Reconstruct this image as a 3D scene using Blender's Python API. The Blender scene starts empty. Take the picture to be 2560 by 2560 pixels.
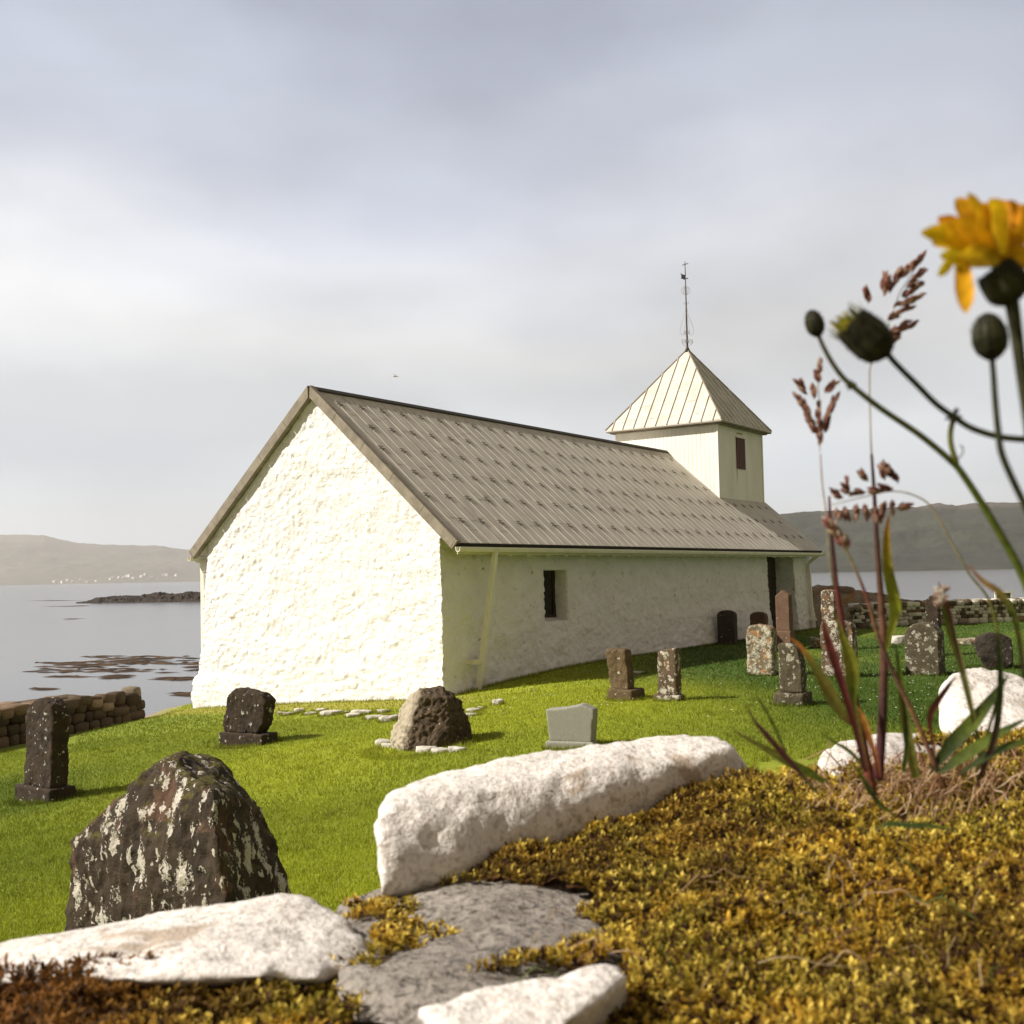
import bpy, bmesh, math, random
import numpy as np
from mathutils import Vector, Matrix, noise as mnoise
R = math.radians
sc = bpy.context.scene
rng = np.random.default_rng(7)
random.seed(7)

# ------------------------------------------------------------------ camera
F = 2721.0                       # focal length in pixels of the 2560 px picture
CZ = 2.45
cam_d = bpy.data.cameras.new('camera')
cam = bpy.data.objects.new('camera', cam_d); sc.collection.objects.link(cam)
cam_d.sensor_width = 36.0; cam_d.lens = F/2560*36
cam_d.clip_start = 0.02; cam_d.clip_end = 30000
RC = Matrix.Rotation(R(90+3.30), 4, 'X') @ Matrix.Rotation(R(-1.06), 4, 'Z')
cam.matrix_world = Matrix.Translation((0, 0, CZ)) @ RC
cam_d.dof.use_dof = True; cam_d.dof.focus_distance = 14.0; cam_d.dof.aperture_fstop = 18.0
sc.camera = cam

# ------------------------------------------------------------------ light
SUN_AZ = Vector((-0.985, -0.17, 0)).normalized()     # towards the sun
SUN_EL = R(39)
sun_d = bpy.data.lights.new('sun', 'SUN'); sun_d.energy = 5.0; sun_d.angle = R(0.6); sun_d.color = (1.0, 0.94, 0.88)
sun = bpy.data.objects.new('sun', sun_d); sc.collection.objects.link(sun)
sd = Vector((SUN_AZ.x*math.cos(SUN_EL), SUN_AZ.y*math.cos(SUN_EL), math.sin(SUN_EL)))
sun.rotation_euler = sd.to_track_quat('Z', 'Y').to_euler(); sun.location = (-30, -10, 40)
w = bpy.data.worlds.new('World'); sc.world = w; w.use_nodes = True
nt = w.node_tree; nt.nodes.clear()
def wn(t, **k):
    n = nt.nodes.new(t)
    for a, b in k.items(): setattr(n, a, b)
    return n
sky = wn('ShaderNodeTexSky', sky_type='NISHITA', sun_disc=False, sun_elevation=SUN_EL, sun_rotation=math.atan2(SUN_AZ.x, SUN_AZ.y))
bg1 = wn('ShaderNodeBackground'); bg1.inputs[1].default_value = 0.10
nt.links.new(sky.outputs[0], bg1.inputs[0])
tc = wn('ShaderNodeTexCoord'); sep = wn('ShaderNodeSeparateXYZ'); nt.links.new(tc.outputs['Generated'], sep.inputs[0])
mp = wn('ShaderNodeMapping'); mp.inputs['Scale'].default_value = (1.0, 1.0, 1.9); mp.inputs['Rotation'].default_value = (0, R(-9), 0)
nt.links.new(tc.outputs['Generated'], mp.inputs[0])
nz = wn('ShaderNodeTexNoise'); nz.inputs['Scale'].default_value = 1.7; nz.inputs['Detail'].default_value = 6; nz.inputs['Roughness'].default_value = .47
nt.links.new(mp.outputs[0], nz.inputs[0])
wob = wn('ShaderNodeMath', operation='MULTIPLY_ADD'); nt.links.new(nz.outputs[0], wob.inputs[0]); wob.inputs[1].default_value = .34; 
nt.links.new(sep.outputs[2], wob.inputs[2])
sub = wn('ShaderNodeMath', operation='SUBTRACT'); nt.links.new(wob.outputs[0], sub.inputs[0]); sub.inputs[1].default_value = .17
ramp = wn('ShaderNodeValToRGB'); nt.links.new(sub.outputs[0], ramp.inputs[0])
ramp.color_ramp.interpolation = 'EASE'; els = ramp.color_ramp.elements
stops = [(0, (.50,.56,.62)), (.08, (.53,.585,.64)), (.16, (.60,.625,.65)), (.24, (.65,.65,.65)), (.32, (.57,.585,.62)), (.42, (.41,.435,.51)), (.54, (.29,.31,.385)), (.70, (.17,.18,.215)), (1, (.14,.145,.165))]
els[0].position = 0; els[0].color = stops[0][1]+(1,); els[1].position = 1; els[1].color = stops[-1][1]+(1,)
for p, c in stops[1:-1]:
    e = els.new(p); e.color = c+(1,)
# darker cloud to the right, broken by noise
nz2 = wn('ShaderNodeTexNoise'); nz2.inputs['Scale'].default_value = 2.6; nz2.inputs['Detail'].default_value = 5; nz2.inputs['Roughness'].default_value = .45
mp2 = wn('ShaderNodeMapping'); mp2.inputs['Scale'].default_value = (1, 1, 2.4); mp2.inputs['Location'].default_value = (3.1, .4, .3); mp2.inputs['Rotation'].default_value = (0, R(14), 0)
nt.links.new(tc.outputs['Generated'], mp2.inputs[0]); nt.links.new(mp2.outputs[0], nz2.inputs[0])
mr = wn('ShaderNodeMapRange'); mr.inputs[1].default_value = .38; mr.inputs[2].default_value = .68; mr.inputs[3].default_value = 1.06; mr.inputs[4].default_value = .74
nt.links.new(nz2.outputs[0], mr.inputs[0])
mrx = wn('ShaderNodeMapRange'); mrx.inputs[1].default_value = -.3; mrx.inputs[2].default_value = .5; mrx.inputs[3].default_value = 1.04; mrx.inputs[4].default_value = .80
nt.links.new(sep.outputs[0], mrx.inputs[0])
mm = wn('ShaderNodeMath', operation='MULTIPLY'); nt.links.new(mr.outputs[0], mm.inputs[0]); nt.links.new(mrx.outputs[0], mm.inputs[1])
vm = wn('ShaderNodeVectorMath', operation='SCALE'); nt.links.new(ramp.outputs[0], vm.inputs[0]); nt.links.new(mm.outputs[0], vm.inputs['Scale'])
# warm fill light added to the unseen sky behind the viewer
mry = wn('ShaderNodeMapRange'); mry.inputs[1].default_value = .5; mry.inputs[2].default_value = -.1; mry.inputs[3].default_value = 0; mry.inputs[4].default_value = 1
nt.links.new(sep.outputs[1], mry.inputs[0])
mxw = wn('ShaderNodeMix', data_type='RGBA'); nt.links.new(mry.outputs[0], mxw.inputs[0]); nt.links.new(vm.outputs[0], mxw.inputs[6]); mxw.inputs[7].default_value = (.20, .15, .095, 1)
bg2 = wn('ShaderNodeBackground'); bg2.inputs[1].default_value = 1.0; nt.links.new(mxw.outputs[2], bg2.inputs[0])
ms = wn('ShaderNodeMixShader'); ms.inputs[0].default_value = .93
nt.links.new(bg1.outputs[0], ms.inputs[1]); nt.links.new(bg2.outputs[0], ms.inputs[2])
wo = wn('ShaderNodeOutputWorld'); nt.links.new(ms.outputs[0], wo.inputs[0])
sc.view_settings.view_transform = 'Standard'; sc.view_settings.look = 'None'; sc.view_settings.exposure = 0.60; sc.view_settings.gamma = 1
sc.cycles.max_bounces = 6; sc.cycles.transparent_max_bounces = 8; sc.cycles.volume_bounces = 1

# ------------------------------------------------------------------ helpers
R3 = RC.to_3x3()
def ray(px, py): return R3 @ Vector(((px-1280)/F, (1280-py)/F, -1))
def P(px, py, Y):
    d = ray(px, py); return Vector((0, 0, CZ)) + d*(Y/d.y)
def sstep(a, b, x):
    t = np.clip((np.asarray(x, float)-a)/(b-a), 0, 1); return t*t*(3-2*t)

def _hash(i, j, k, s):
    n = (i*73856093) ^ (j*19349663) ^ (k*83492791) ^ (s*2654435761 & 0x7fffffff)
    n = (n ^ (n >> 13)) * 1274126177 & 0xffffffff
    n = (n ^ (n >> 16)) & 0xffff
    return n/65535.0
def vnoise(p, s=0):
    p = np.asarray(p, float); f = np.floor(p).astype(np.int64); t = p-f; t = t*t*(3-2*t)
    o = 0
    for dx in (0, 1):
        for dy in (0, 1):
            for dz in (0, 1):
                wgt = (t[:, 0] if dx else 1-t[:, 0])*(t[:, 1] if dy else 1-t[:, 1])*(t[:, 2] if dz else 1-t[:, 2])
                o = o + wgt*_hash(f[:, 0]+dx, f[:, 1]+dy, f[:, 2]+dz, s)
    return o*2-1
def fbm(p, o=4, s=0, g=.5):
    p = np.asarray(p, float); a = 1; r = 0; tot = 0
    for i in range(o):
        r = r + a*vnoise(p*(2.03**i)+17.3*i, s+i); tot += a; a *= g
    return r/tot

LAND = [(-62, -42), (-44, -16), (-11.6, 23.3), (-10.0, 25.6), (-9.3, 26.6), (-9.4, 29.0), (3.5, 49.5), (14, 53), (60, 50), (62, -42)]
def seg_dist(x, y):
    """signed distance to the coast: positive inside"""
    x = np.asarray(x, float); y = np.asarray(y, float)
    d = np.full(x.shape, 1e9); ins = np.zeros(x.shape, bool); n = len(LAND)
    for i in range(n):
        ax, ay = LAND[i]; bx, by = LAND[(i+1) % n]
        vx, vy = bx-ax, by-ay; t = np.clip(((x-ax)*vx+(y-ay)*vy)/(vx*vx+vy*vy), 0, 1)
        d = np.minimum(d, np.hypot(x-ax-t*vx, y-ay-t*vy))
        c = (ay > y) != (by > y)
        ins ^= c & (x < (bx-ax)*(y-ay)/((by-ay) if by != ay else 1e-9)+ax)
    return np.where(ins, d, -d)
SEA = CZ-6.5
def terr(x, y):
    x = np.asarray(x, float); y = np.asarray(y, float)
    z = .2-.095*np.log1p(np.exp(np.clip((1.3-x)/.7, -30, 30)))*.7
    z = z+.12*sstep(9, 18, x)
    z = z+.9*(1-sstep(-.2, .6, y))
    p = np.stack([x*.35, y*.35, x*0], -1).reshape(-1, 3)
    z = z+.035*vnoise(p, 3).reshape(x.shape)
    d = seg_dist(x, y)
    z = z-.10*(1-sstep(0, 1.4, d))
    z = np.where(d < 0, z-np.minimum(-d*1.5, 7), z)
    return z
def th(x, y): return float(terr(np.array([x]), np.array([y]))[0])
def G(px, py):
    d = ray(px, py); lo, hi = 2.0, 60.0; 
    prev = 2.0
    for Y in np.arange(2, 60, .25):
        p = Vector((0, 0, CZ))+d*(Y/d.y)
        if p.z < th(p.x, p.y): hi = Y; lo = Y-.25; break
    for _ in range(14):
        m = (lo+hi)/2; p = Vector((0, 0, CZ))+d*(m/d.y)
        if p.z < th(p.x, p.y): hi = m
        else: lo = m
    return p

def link(o, parent=None):
    sc.collection.objects.link(o)
    if parent is not None: o.parent = parent
    return o
def tag(o, label=None, cat=None, group=None, kind=None):
    if label: o['label'] = label
    if cat: o['category'] = cat
    if group: o['group'] = group
    if kind: o['kind'] = kind
    return o
def empty(name, loc, rz=0):
    o = bpy.data.objects.new(name, None); o.location = loc; o.rotation_euler = (0, 0, rz); o.empty_display_size = .3
    return link(o)
def mesh_np(name, V, Fc, mat, parent=None, loc=None, col=None, smooth=False, mats=None):
    """Fc: (n,k) index array, or list of them"""
    V = np.asarray(V, float)
    if loc is not None: V = V-np.array(loc)
    me = bpy.data.meshes.new(name)
    Fl = [np.asarray(f) for f in (Fc if isinstance(Fc, list) else [Fc])]
    me.vertices.add(len(V)); me.vertices.foreach_set('co', V.astype(np.float32).ravel())
    idx = np.concatenate([f.ravel() for f in Fl]); ks = np.concatenate([np.full(len(f), f.shape[1]) for f in Fl])
    me.loops.add(len(idx)); me.loops.foreach_set('vertex_index', idx.astype(np.int32))
    me.polygons.add(len(ks)); st = np.concatenate([[0], np.cumsum(ks)[:-1]])
    me.polygons.foreach_set('loop_start', st.astype(np.int32)); me.polygons.foreach_set('loop_total', ks.astype(np.int32))
    me.polygons.foreach_set('use_smooth', np.full(len(ks), smooth))
    me.update(calc_edges=True); me.validate()
    if col is not None:
        a = me.color_attributes.new('Col', 'FLOAT_COLOR', 'POINT')
        c = np.ones((len(V), 4), np.float32); c[:, :3] = col; a.data.foreach_set('color', c.ravel())
    me.materials.append(mat)
    o = bpy.data.objects.new(name, me)
    if loc is not None and parent is None: o.location = loc
    return link(o, parent)

class MB:
    def __init__(s): s.V = []; s.F = []; s.C = []
    def add(s, vs, fs, col=None):
        b = len(s.V); s.V += [tuple(v) for v in vs]; s.F += [tuple(b+i for i in f) for f in fs]
        s.C += [col or (1, 1, 1)]*len(vs)
    def box(s, a, b, M=None, col=None):
        x0, y0, z0 = a; x1, y1, z1 = b
        vs = [Vector(v) for v in ((x0,y0,z0),(x1,y0,z0),(x1,y1,z0),(x0,y1,z0),(x0,y0,z1),(x1,y0,z1),(x1,y1,z1),(x0,y1,z1))]
        if M is not None: vs = [M @ v for v in vs]
        s.add(vs, [(0,3,2,1),(4,5,6,7),(0,1,5,4),(1,2,6,5),(2,3,7,6),(3,0,4,7)], col)
    def tube(s, pts, rad, n=8, col=None, cols=None, closed=False):
        pts = [Vector(p) for p in pts]; m = len(pts)
        rad = [rad]*m if not hasattr(rad, '__len__') else rad
        up = Vector((.13, .21, 1)).normalized(); base = len(s.V); prev = None
        for i, p in enumerate(pts):
            t = (pts[(i+1) % m if closed else min(i+1, m-1)]-pts[i-1 if (closed or i) else 0]).normalized()
            a = t.cross(up) if prev is None else (prev-t*prev.dot(t))
            if a.length < 1e-4: a = t.cross(Vector((1, 0, 0)))
            a.normalize(); prev = a; b = t.cross(a)
            for k in range(n):
                an = 2*math.pi*k/n; q = p+(a*math.cos(an)+b*math.sin(an))*rad[i]
                s.V.append(tuple(q)); s.C.append(cols[i] if cols else (col or (1, 1, 1)))
        for i in range(m if closed else m-1):
            j = (i+1) % m
            for k in range(n):
                k2 = (k+1) % n
                s.F.append((base+i*n+k, base+i*n+k2, base+j*n+k2, base+j*n+k))
        if not closed:
            s.F.append(tuple(base+k for k in range(n))[::-1]); s.F.append(tuple(base+(m-1)*n+k for k in range(n)))
    def ribbon(s, pts, wid, nrm=Vector((0, -1, 0)), fold=.25, cols=None, col=None):
        pts = [Vector(p) for p in pts]; m = len(pts); base = len(s.V)
        for i, p in enumerate(pts):
            t = (pts[min(i+1, m-1)]-pts[max(i-1, 0)]).normalized()
            a = t.cross(nrm); 
            if a.length < 1e-5: a = Vector((1, 0, 0))
            a.normalize(); w_ = wid[i]/2; n2 = a.cross(t)
            for k, u in enumerate((-1, 0, 1)):
                s.V.append(tuple(p+a*u*w_+n2*(fold*w_ if u else 0))); s.C.append(cols[i] if cols else (col or (1, 1, 1)))
        for i in range(m-1):
            for k in range(2): s.F.append((base+i*3+k, base+i*3+k+1, base+i*3+k+4, base+i*3+k+3))
    def spike(s, p, d, ln, r, col=None, n=5, back=.35):
        d = Vector(d).normalized(); a = d.orthogonal().normalized(); b = d.cross(a); p = Vector(p)
        vs = [p]; 
        for u, rr in ((.25, .8), (.5, 1), (.78, .6)):
            for k in range(n):
                an = 2*math.pi*k/n+u; vs.append(p+d*ln*u+(a*math.cos(an)+b*math.sin(an))*r*rr)
        vs.append(p+d*ln); fs = []
        for k in range(n):
            k2 = (k+1) % n
            fs.append((0, 1+k2, 1+k)); fs.append((1+k, 1+k2, 1+n+k2, 1+n+k)); fs.append((1+n+k, 1+n+k2, 1+2*n+k2, 1+2*n+k)); fs.append((1+2*n+k, 1+2*n+k2, 1+3*n))
        s.add(vs, fs, col)
    def build(s, name, mat, parent=None, loc=None, smooth=False):
        me = bpy.data.meshes.new(name); L = Vector(loc) if loc is not None else Vector((0, 0, 0))
        me.from_pydata([tuple(Vector(v)-L) for v in s.V], [], s.F); me.update()
        a = me.color_attributes.new('Col', 'FLOAT_COLOR', 'POINT')
        a.data.foreach_set('color', np.array([tuple(c)+(1,) for c in s.C], np.float32).ravel())
        if smooth: me.polygons.foreach_set('use_smooth', [True]*len(me.polygons))
        me.materials.append(mat); o = bpy.data.objects.new(name, me)
        if loc is not None and parent is None: o.location = loc
        return link(o, parent)
def curve(pts, n=6):
    """Catmull-Rom through points"""
    pts = [Vector(p) for p in pts]; q = [pts[0]*2-pts[1]]+pts+[pts[-1]*2-pts[-2]]; out = []
    for i in range(1, len(q)-2):
        for k in range(n):
            t = k/n; a, b, c, d = q[i-1], q[i], q[i+1], q[i+2]
            out.append(.5*((2*b)+(c-a)*t+(2*a-5*b+4*c-d)*t*t+(3*b-a-3*c+d)*t**3))
    out.append(pts[-1]); return out

# ------------------------------------------------------------------ materials
def new_mat(name):
    m = bpy.data.materials.new(name); m.use_nodes = True; nt = m.node_tree; nt.nodes.clear()
    out = nt.nodes.new('ShaderNodeOutputMaterial'); b = nt.nodes.new('ShaderNodeBsdfPrincipled')
    nt.links.new(b.outputs[0], out.inputs[0]); b.inputs['Roughness'].default_value = .85
    b.inputs['Specular IOR Level'].default_value = .3
    return m, nt, b
class N:
    """small node-graph helper"""
    def __init__(s, nt): s.nt = nt; s._co = None
    def n(s, t, **k):
        q = s.nt.nodes.new(t)
        for a, b in k.items(): setattr(q, a, b)
        return q
    def l(s, a, b): s.nt.links.new(a, b)
    def co(s):
        if s._co is None:
            tc = s.n('ShaderNodeTexCoord'); oi = s.n('ShaderNodeObjectInfo')
            mu = s.n('ShaderNodeVectorMath', operation='SCALE'); mu.inputs[0].default_value = (37., 51., 23.); s.l(oi.outputs['Random'], mu.inputs['Scale'])
            ad = s.n('ShaderNodeVectorMath', operation='ADD'); s.l(tc.outputs['Object'], ad.inputs[0]); s.l(mu.outputs[0], ad.inputs[1])
            s._co = ad.outputs[0]
        return s._co
    def map(s, scale):
        m = s.n('ShaderNodeMapping'); m.inputs['Scale'].default_value = scale; s.l(s.co(), m.inputs[0]); return m.outputs[0]
    def noise(s, sc_, det=5, rough=.55, co=None, dist=0):
        q = s.n('ShaderNodeTexNoise'); s.l(co or s.co(), q.inputs[0]); q.inputs['Scale'].default_value = sc_; q.inputs['Detail'].default_value = det
        q.inputs['Roughness'].default_value = rough; q.inputs['Distortion'].default_value = dist; return q.outputs[0]
    def voro(s, sc_, co=None, feat='F1', rnd=1):
        q = s.n('ShaderNodeTexVoronoi', feature=feat); s.l(co or s.co(), q.inputs[0]); q.inputs['Scale'].default_value = sc_; q.inputs['Randomness'].default_value = rnd; return q
    def rng(s, v, a, b, c=0, d=1):
        q = s.n('ShaderNodeMapRange'); s.l(v, q.inputs[0])
        for i, x in enumerate((a, b, c, d)): q.inputs[i+1].default_value = x
        return q.outputs[0]
    def math(s, op, a, b=None):
        q = s.n('ShaderNodeMath', operation=op)
        for i, v in enumerate((a, b)):
            if v is None: continue
            if isinstance(v, (int, float)): q.inputs[i].default_value = v
            else: s.l(v, q.inputs[i])
        return q.outputs[0]
    def mix(s, f, a, b, mode='MIX'):
        q = s.n('ShaderNodeMix', data_type='RGBA', blend_type=mode)
        for i, v in ((0, f), (6, a), (7, b)):
            if isinstance(v, (int, float)): q.inputs[i].default_value = v
            elif isinstance(v, tuple): q.inputs[i].default_value = v+(1,)
            else: s.l(v, q.inputs[i])
        return q.outputs[2]
    def bump(s, h, strength, dist, prev=None):
        q = s.n('ShaderNodeBump'); q.inputs['Strength'].default_value = strength; q.inputs['Distance'].default_value = dist; s.l(h, q.inputs['Height'])
        if prev is not None: s.l(prev, q.inputs['Normal'])
        return q.outputs[0]
    def distorted(s, amt, sc_=6):
        q = s.n('ShaderNodeTexNoise'); s.l(s.co(), q.inputs[0]); q.inputs['Scale'].default_value = sc_; q.inputs['Detail'].default_value = 3
        a = s.n('ShaderNodeVectorMath', operation='SCALE'); s.l(q.outputs[1], a.inputs[0]); a.inputs['Scale'].default_value = amt
        b = s.n('ShaderNodeVectorMath', operation='ADD'); s.l(s.co(), b.inputs[0]); s.l(a.outputs[0], b.inputs[1]); return b.outputs[0]

def rock_mat(name, c1, c2, sc_=4, lichen=None, l_scale=9, l_amt=.35, l_size=.3, second=None, s_amt=.5, bump=.5, bdist=.02, moss=None, streak=False, fine=40):
    m, nt, b = new_mat(name); g = N(nt)
    n1 = g.noise(sc_, 8, .65); col = g.mix(g.rng(n1, .3, .7), c1, c2)
    n2 = g.noise(fine, 4, .7); col = g.mix(g.rng(n2, .35, .75, 0, .6), col, tuple(x*.35 for x in c1))
    h = g.math('ADD', g.math('MULTIPLY', n1, 1.0), g.math('MULTIPLY', n2, .35))
    if second:
        k = g.rng(g.noise(sc_*.9, 5, .6, dist=.6), .5+.1*(1-s_amt), .56+.1*(1-s_amt)); col = g.mix(k, col, second)
    if lichen:
        co = g.distorted(.085*9/l_scale, l_scale*2.6)
        if streak:
            mpn = g.n('ShaderNodeMapping'); mpn.inputs['Scale'].default_value = (1, 1, .45); g.l(co, mpn.inputs[0]); co = mpn.outputs[0]
        for ls, la in ((l_scale, l_amt), (l_scale*2.3, l_amt*.9)):
            v = g.voro(ls, co); se = g.n('ShaderNodeSeparateColor'); g.l(v.outputs['Color'], se.inputs[0])
            size = g.rng(se.outputs[1], 0, 1, l_size*.45, l_size*1.25)
            inside = g.rng(g.math('SUBTRACT', g.math('MULTIPLY', size, g.rng(g.noise(l_scale*6, 4, .7), .3, .62, .35, 1.35)), v.outputs['Distance']), 0, .04)
            gate = g.rng(g.math('SUBTRACT', la, se.outputs[0]), 0, .02)
            k = g.math('MULTIPLY', inside, gate)
            tone = g.mix(g.rng(g.noise(fine*.8, 3, .6), .35, .65), lichen, tuple(x*.72 for x in lichen))
            col = g.mix(k, col, tone)
            h = g.math('ADD', h, g.math('MULTIPLY', k, .12))
    if moss:
        ge = g.n('ShaderNodeNewGeometry'); sn = g.n('ShaderNodeSeparateXYZ'); g.l(ge.outputs['Normal'], sn.inputs[0])
        k = g.math('MULTIPLY', g.rng(sn.outputs[2], .3, .62), g.rng(g.noise(7, 5, .6), .46, .56)); col = g.mix(k, col, g.mix(g.noise(60, 2), moss, tuple(x*.25 for x in moss)))
        h = g.math('ADD', h, g.math('MULTIPLY', k, .3))
    nt.links.new(col, b.inputs['Base Color']); nt.links.new(g.bump(h, bump, bdist), b.inputs['Normal']); b.inputs['Roughness'].default_value = .92
    return m
WHITE_L = (.62, .60, .52)
M = {}
M['basalt'] = rock_mat('basalt', (.028, .019, .012), (.078, .053, .030), 5, WHITE_L, 8, .22, .28, bump=.9, bdist=.04)
M['basalt_big'] = rock_mat('basalt_big', (.026, .018, .011), (.080, .055, .032), 4, (.60, .55, .46), 8.5, .42, .46, second=(.10, .055, .033), s_amt=.3, bump=1, bdist=.04, moss=(.13, .11, .02), streak=True, fine=60)
M['brown_stone'] = rock_mat('brown_stone', (.08, .053, .025), (.18, .125, .06), 6, (.5, .48, .38), 10, .10, .22, bump=.8, bdist=.03)
M['spotted'] = rock_mat('spotted', (.08, .055, .033), (.16, .11, .065), 6, (.50, .47, .37), 7, .55, .50, second=(.20, .10, .04), s_amt=.2, bump=.7, bdist=.02)
M['lichen_full'] = rock_mat('lichen_full', (.12, .095, .055), (.22, .18, .11), 7, (.46, .43, .32), 8, .72, .56, second=(.34, .14, .03), s_amt=.6, bump=.7, bdist=.02)
M['red_stone'] = rock_mat('red_stone', (.115, .068, .042), (.19, .115, .068), 5, (.66, .62, .5), 7, .10, .22, bump=.4, bdist=.01)
M['olive_stone'] = rock_mat('olive_stone', (.055, .044, .024), (.12, .098, .055), 5, (.38, .36, .27), 6, .5, .42, bump=.8, bdist=.025)
M['dark_stone'] = rock_mat('dark_stone', (.035, .028, .022), (.09, .07, .05), 6, (.42, .40, .33), 8, .18, .25, bump=.8, bdist=.03)
M['grey_granite'] = rock_mat('grey_granite', (.27, .26, .21), (.33, .32, .26), 30, bump=.15, bdist=.004, fine=160)
M['white_stone'] = rock_mat('white_stone', (.50, .46, .38), (.68, .64, .55), 6, (.75, .72, .64), 6, .4, .5, second=(.22, .17, .11), s_amt=.2, bump=.8, bdist=.03)
M['skerry'] = rock_mat('skerry', (.020, .016, .012), (.07, .052, .035), .35, bump=1, bdist=.5, fine=2)
M['outcrop'] = rock_mat('outcrop', (.17, .135, .085), (.34, .27, .175), 1.6, (.45, .38, .28), 5, .12, .3, second=(.26, .14, .05), s_amt=.35, bump=1, bdist=.08, fine=14)

def cap_mat(name, c1, c2, spot, k_spot=.5):
    m, nt, b = new_mat(name); g = N(nt)
    n1 = g.noise(14, 6, .6); n2 = g.noise(150, 5, .65); v = g.voro(170, g.distorted(.004, 90))
    col = g.mix(g.rng(n1, .35, .65), c1, c2)
    col = g.mix(g.rng(n2, .48, .66, 0, k_spot), col, spot)
    big = g.rng(g.noise(9, 4, .55, dist=.8), .60, .645, 0, .85); col = g.mix(big, col, tuple(x*1.35 for x in spot))
    nt.links.new(col, b.inputs['Base Color'])
    h = g.math('ADD', g.math('MULTIPLY', n2, 1.0), g.math('MULTIPLY', v.outputs['Distance'], -.25))
    nb = g.bump(h, .8, .0028); nb = g.bump(g.noise(60, 5, .7), .55, .007, nb)
    nt.links.new(nb, b.inputs['Normal']); b.inputs['Roughness'].default_value = .95
    return m
M['cap_white'] = cap_mat('cap_white', (.62, .58, .52), (.78, .735, .67), (.28, .22, .16), .62)
M['cap_grey'] = cap_mat('cap_grey', (.20, .175, .145), (.32, .285, .24), (.05, .042, .033), 1.0)

def paint_wall():
    m, nt, b = new_mat('lime_washed_stone'); g = N(nt)
    co = g.distorted(.12, 3)
    mpn = g.n('ShaderNodeMapping'); mpn.inputs['Scale'].default_value = (1, 1, 1.7); g.l(co, mpn.inputs[0])
    v = g.voro(2.7, mpn.outputs[0], 'DISTANCE_TO_EDGE'); n1 = g.noise(9, 6, .6); n2 = g.noise(30, 5, .65); n3 = g.noise(2.2, 4, .6)
    col = g.mix(g.rng(n3, .35, .7), (.83, .815, .79), (.755, .73, .68))
    col = g.mix(g.rng(g.noise(5, 7, .7), .58, .68, 0, .75), col, (.52, .46, .33))
    col = g.mix(g.rng(g.noise(3.1, 6, .62), .685, .71, 0, .85), col, (.34, .24, .11))
    nt.links.new(col, b.inputs['Base Color'])
    h = g.math('ADD', g.math('MULTIPLY', g.rng(v.outputs['Distance'], 0, .20), .17), g.math('ADD', g.math('MULTIPLY', n1, .9), g.math('MULTIPLY', n2, .35)))
    nt.links.new(g.bump(h, .8, .05), b.inputs['Normal']); b.inputs['Roughness'].default_value = .9
    return m
M['paint'] = paint_wall()
def simple(name, c, rough=.7, var=.12, sc_=8, bump=.1, bd=.003, metal=0, dirt=None, dk=.5, stretch=None):
    m, nt, b = new_mat(name); g = N(nt)
    co = g.map(stretch) if stretch else None
    n1 = g.noise(sc_, 6, .6, co=co)
    col = g.mix(g.rng(n1, .3, .7), tuple(x*(1-var) for x in c), tuple(min(1, x*(1+var)) for x in c))
    if dirt: col = g.mix(g.rng(g.noise(sc_*.6, 6, .65, co=co), .5, .72, 0, dk), col, dirt)
    nt.links.new(col, b.inputs['Base Color']); nt.links.new(g.bump(n1, bump, bd), b.inputs['Normal'])
    b.inputs['Roughness'].default_value = rough; b.inputs['Metallic'].default_value = metal
    return m
M['white_paint'] = simple('white_paint', (.74, .71, .58), .5, .05, 4, dirt=(.5, .44, .28), dk=.35)
M['tower_paint'] = simple('tower_paint', (.80, .78, .70), .6, .05, 2, dirt=(.58, .52, .34), dk=.35, stretch=(1, 1, .3))
M['roof'] = simple('roof_sheet', (.54, .50, .41), .55, .20, 5, .06, .003, dirt=(.30, .25, .18), dk=.6, stretch=(1.6, .35, .35))
M['tower_roof'] = simple('tower_roof_sheet', (.56, .53, .45), .5, .12, 2.5, .15, .01, dirt=(.36, .30, .2), dk=.5)
M['verge'] = simple('weathered_board', (.25, .215, .16), .8, .22, 5, .3, .01, dirt=(.11, .09, .06), dk=.6)
M['black'] = simple('black_metal', (.02, .018, .015), .6, .2, 10)
M['ridge'] = simple('dark_ridge_sheet', (.05, .042, .03), .7, .2, 10)
M['guard'] = simple('snow_guard_steel', (.13, .115, .085), .7, .2, 30)
M['iron'] = simple('rusty_iron', (.07, .05, .03), .7, .25, 40)
M['fine_iron'] = simple('pale_scroll_iron', (.28, .26, .22), .7, .25, 40)
M['door'] = simple('dark_brown_door', (.045, .028, .016), .6, .25, 20, stretch=(1, 1, .1))
M['shutter'] = simple('red_brown_shutter', (.115, .045, .035), .7, .2, 20)
M['glass'] = simple('dark_window_glass', (.02, .017, .014), .15, .1, 5)
M['wood_black'] = simple('soffit_shadow_wood', (.10, .085, .06), .8, .2, 6)
M['lens'] = simple('pale_blue_lens', (.35, .45, .5), .1, .05, 5)

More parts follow.
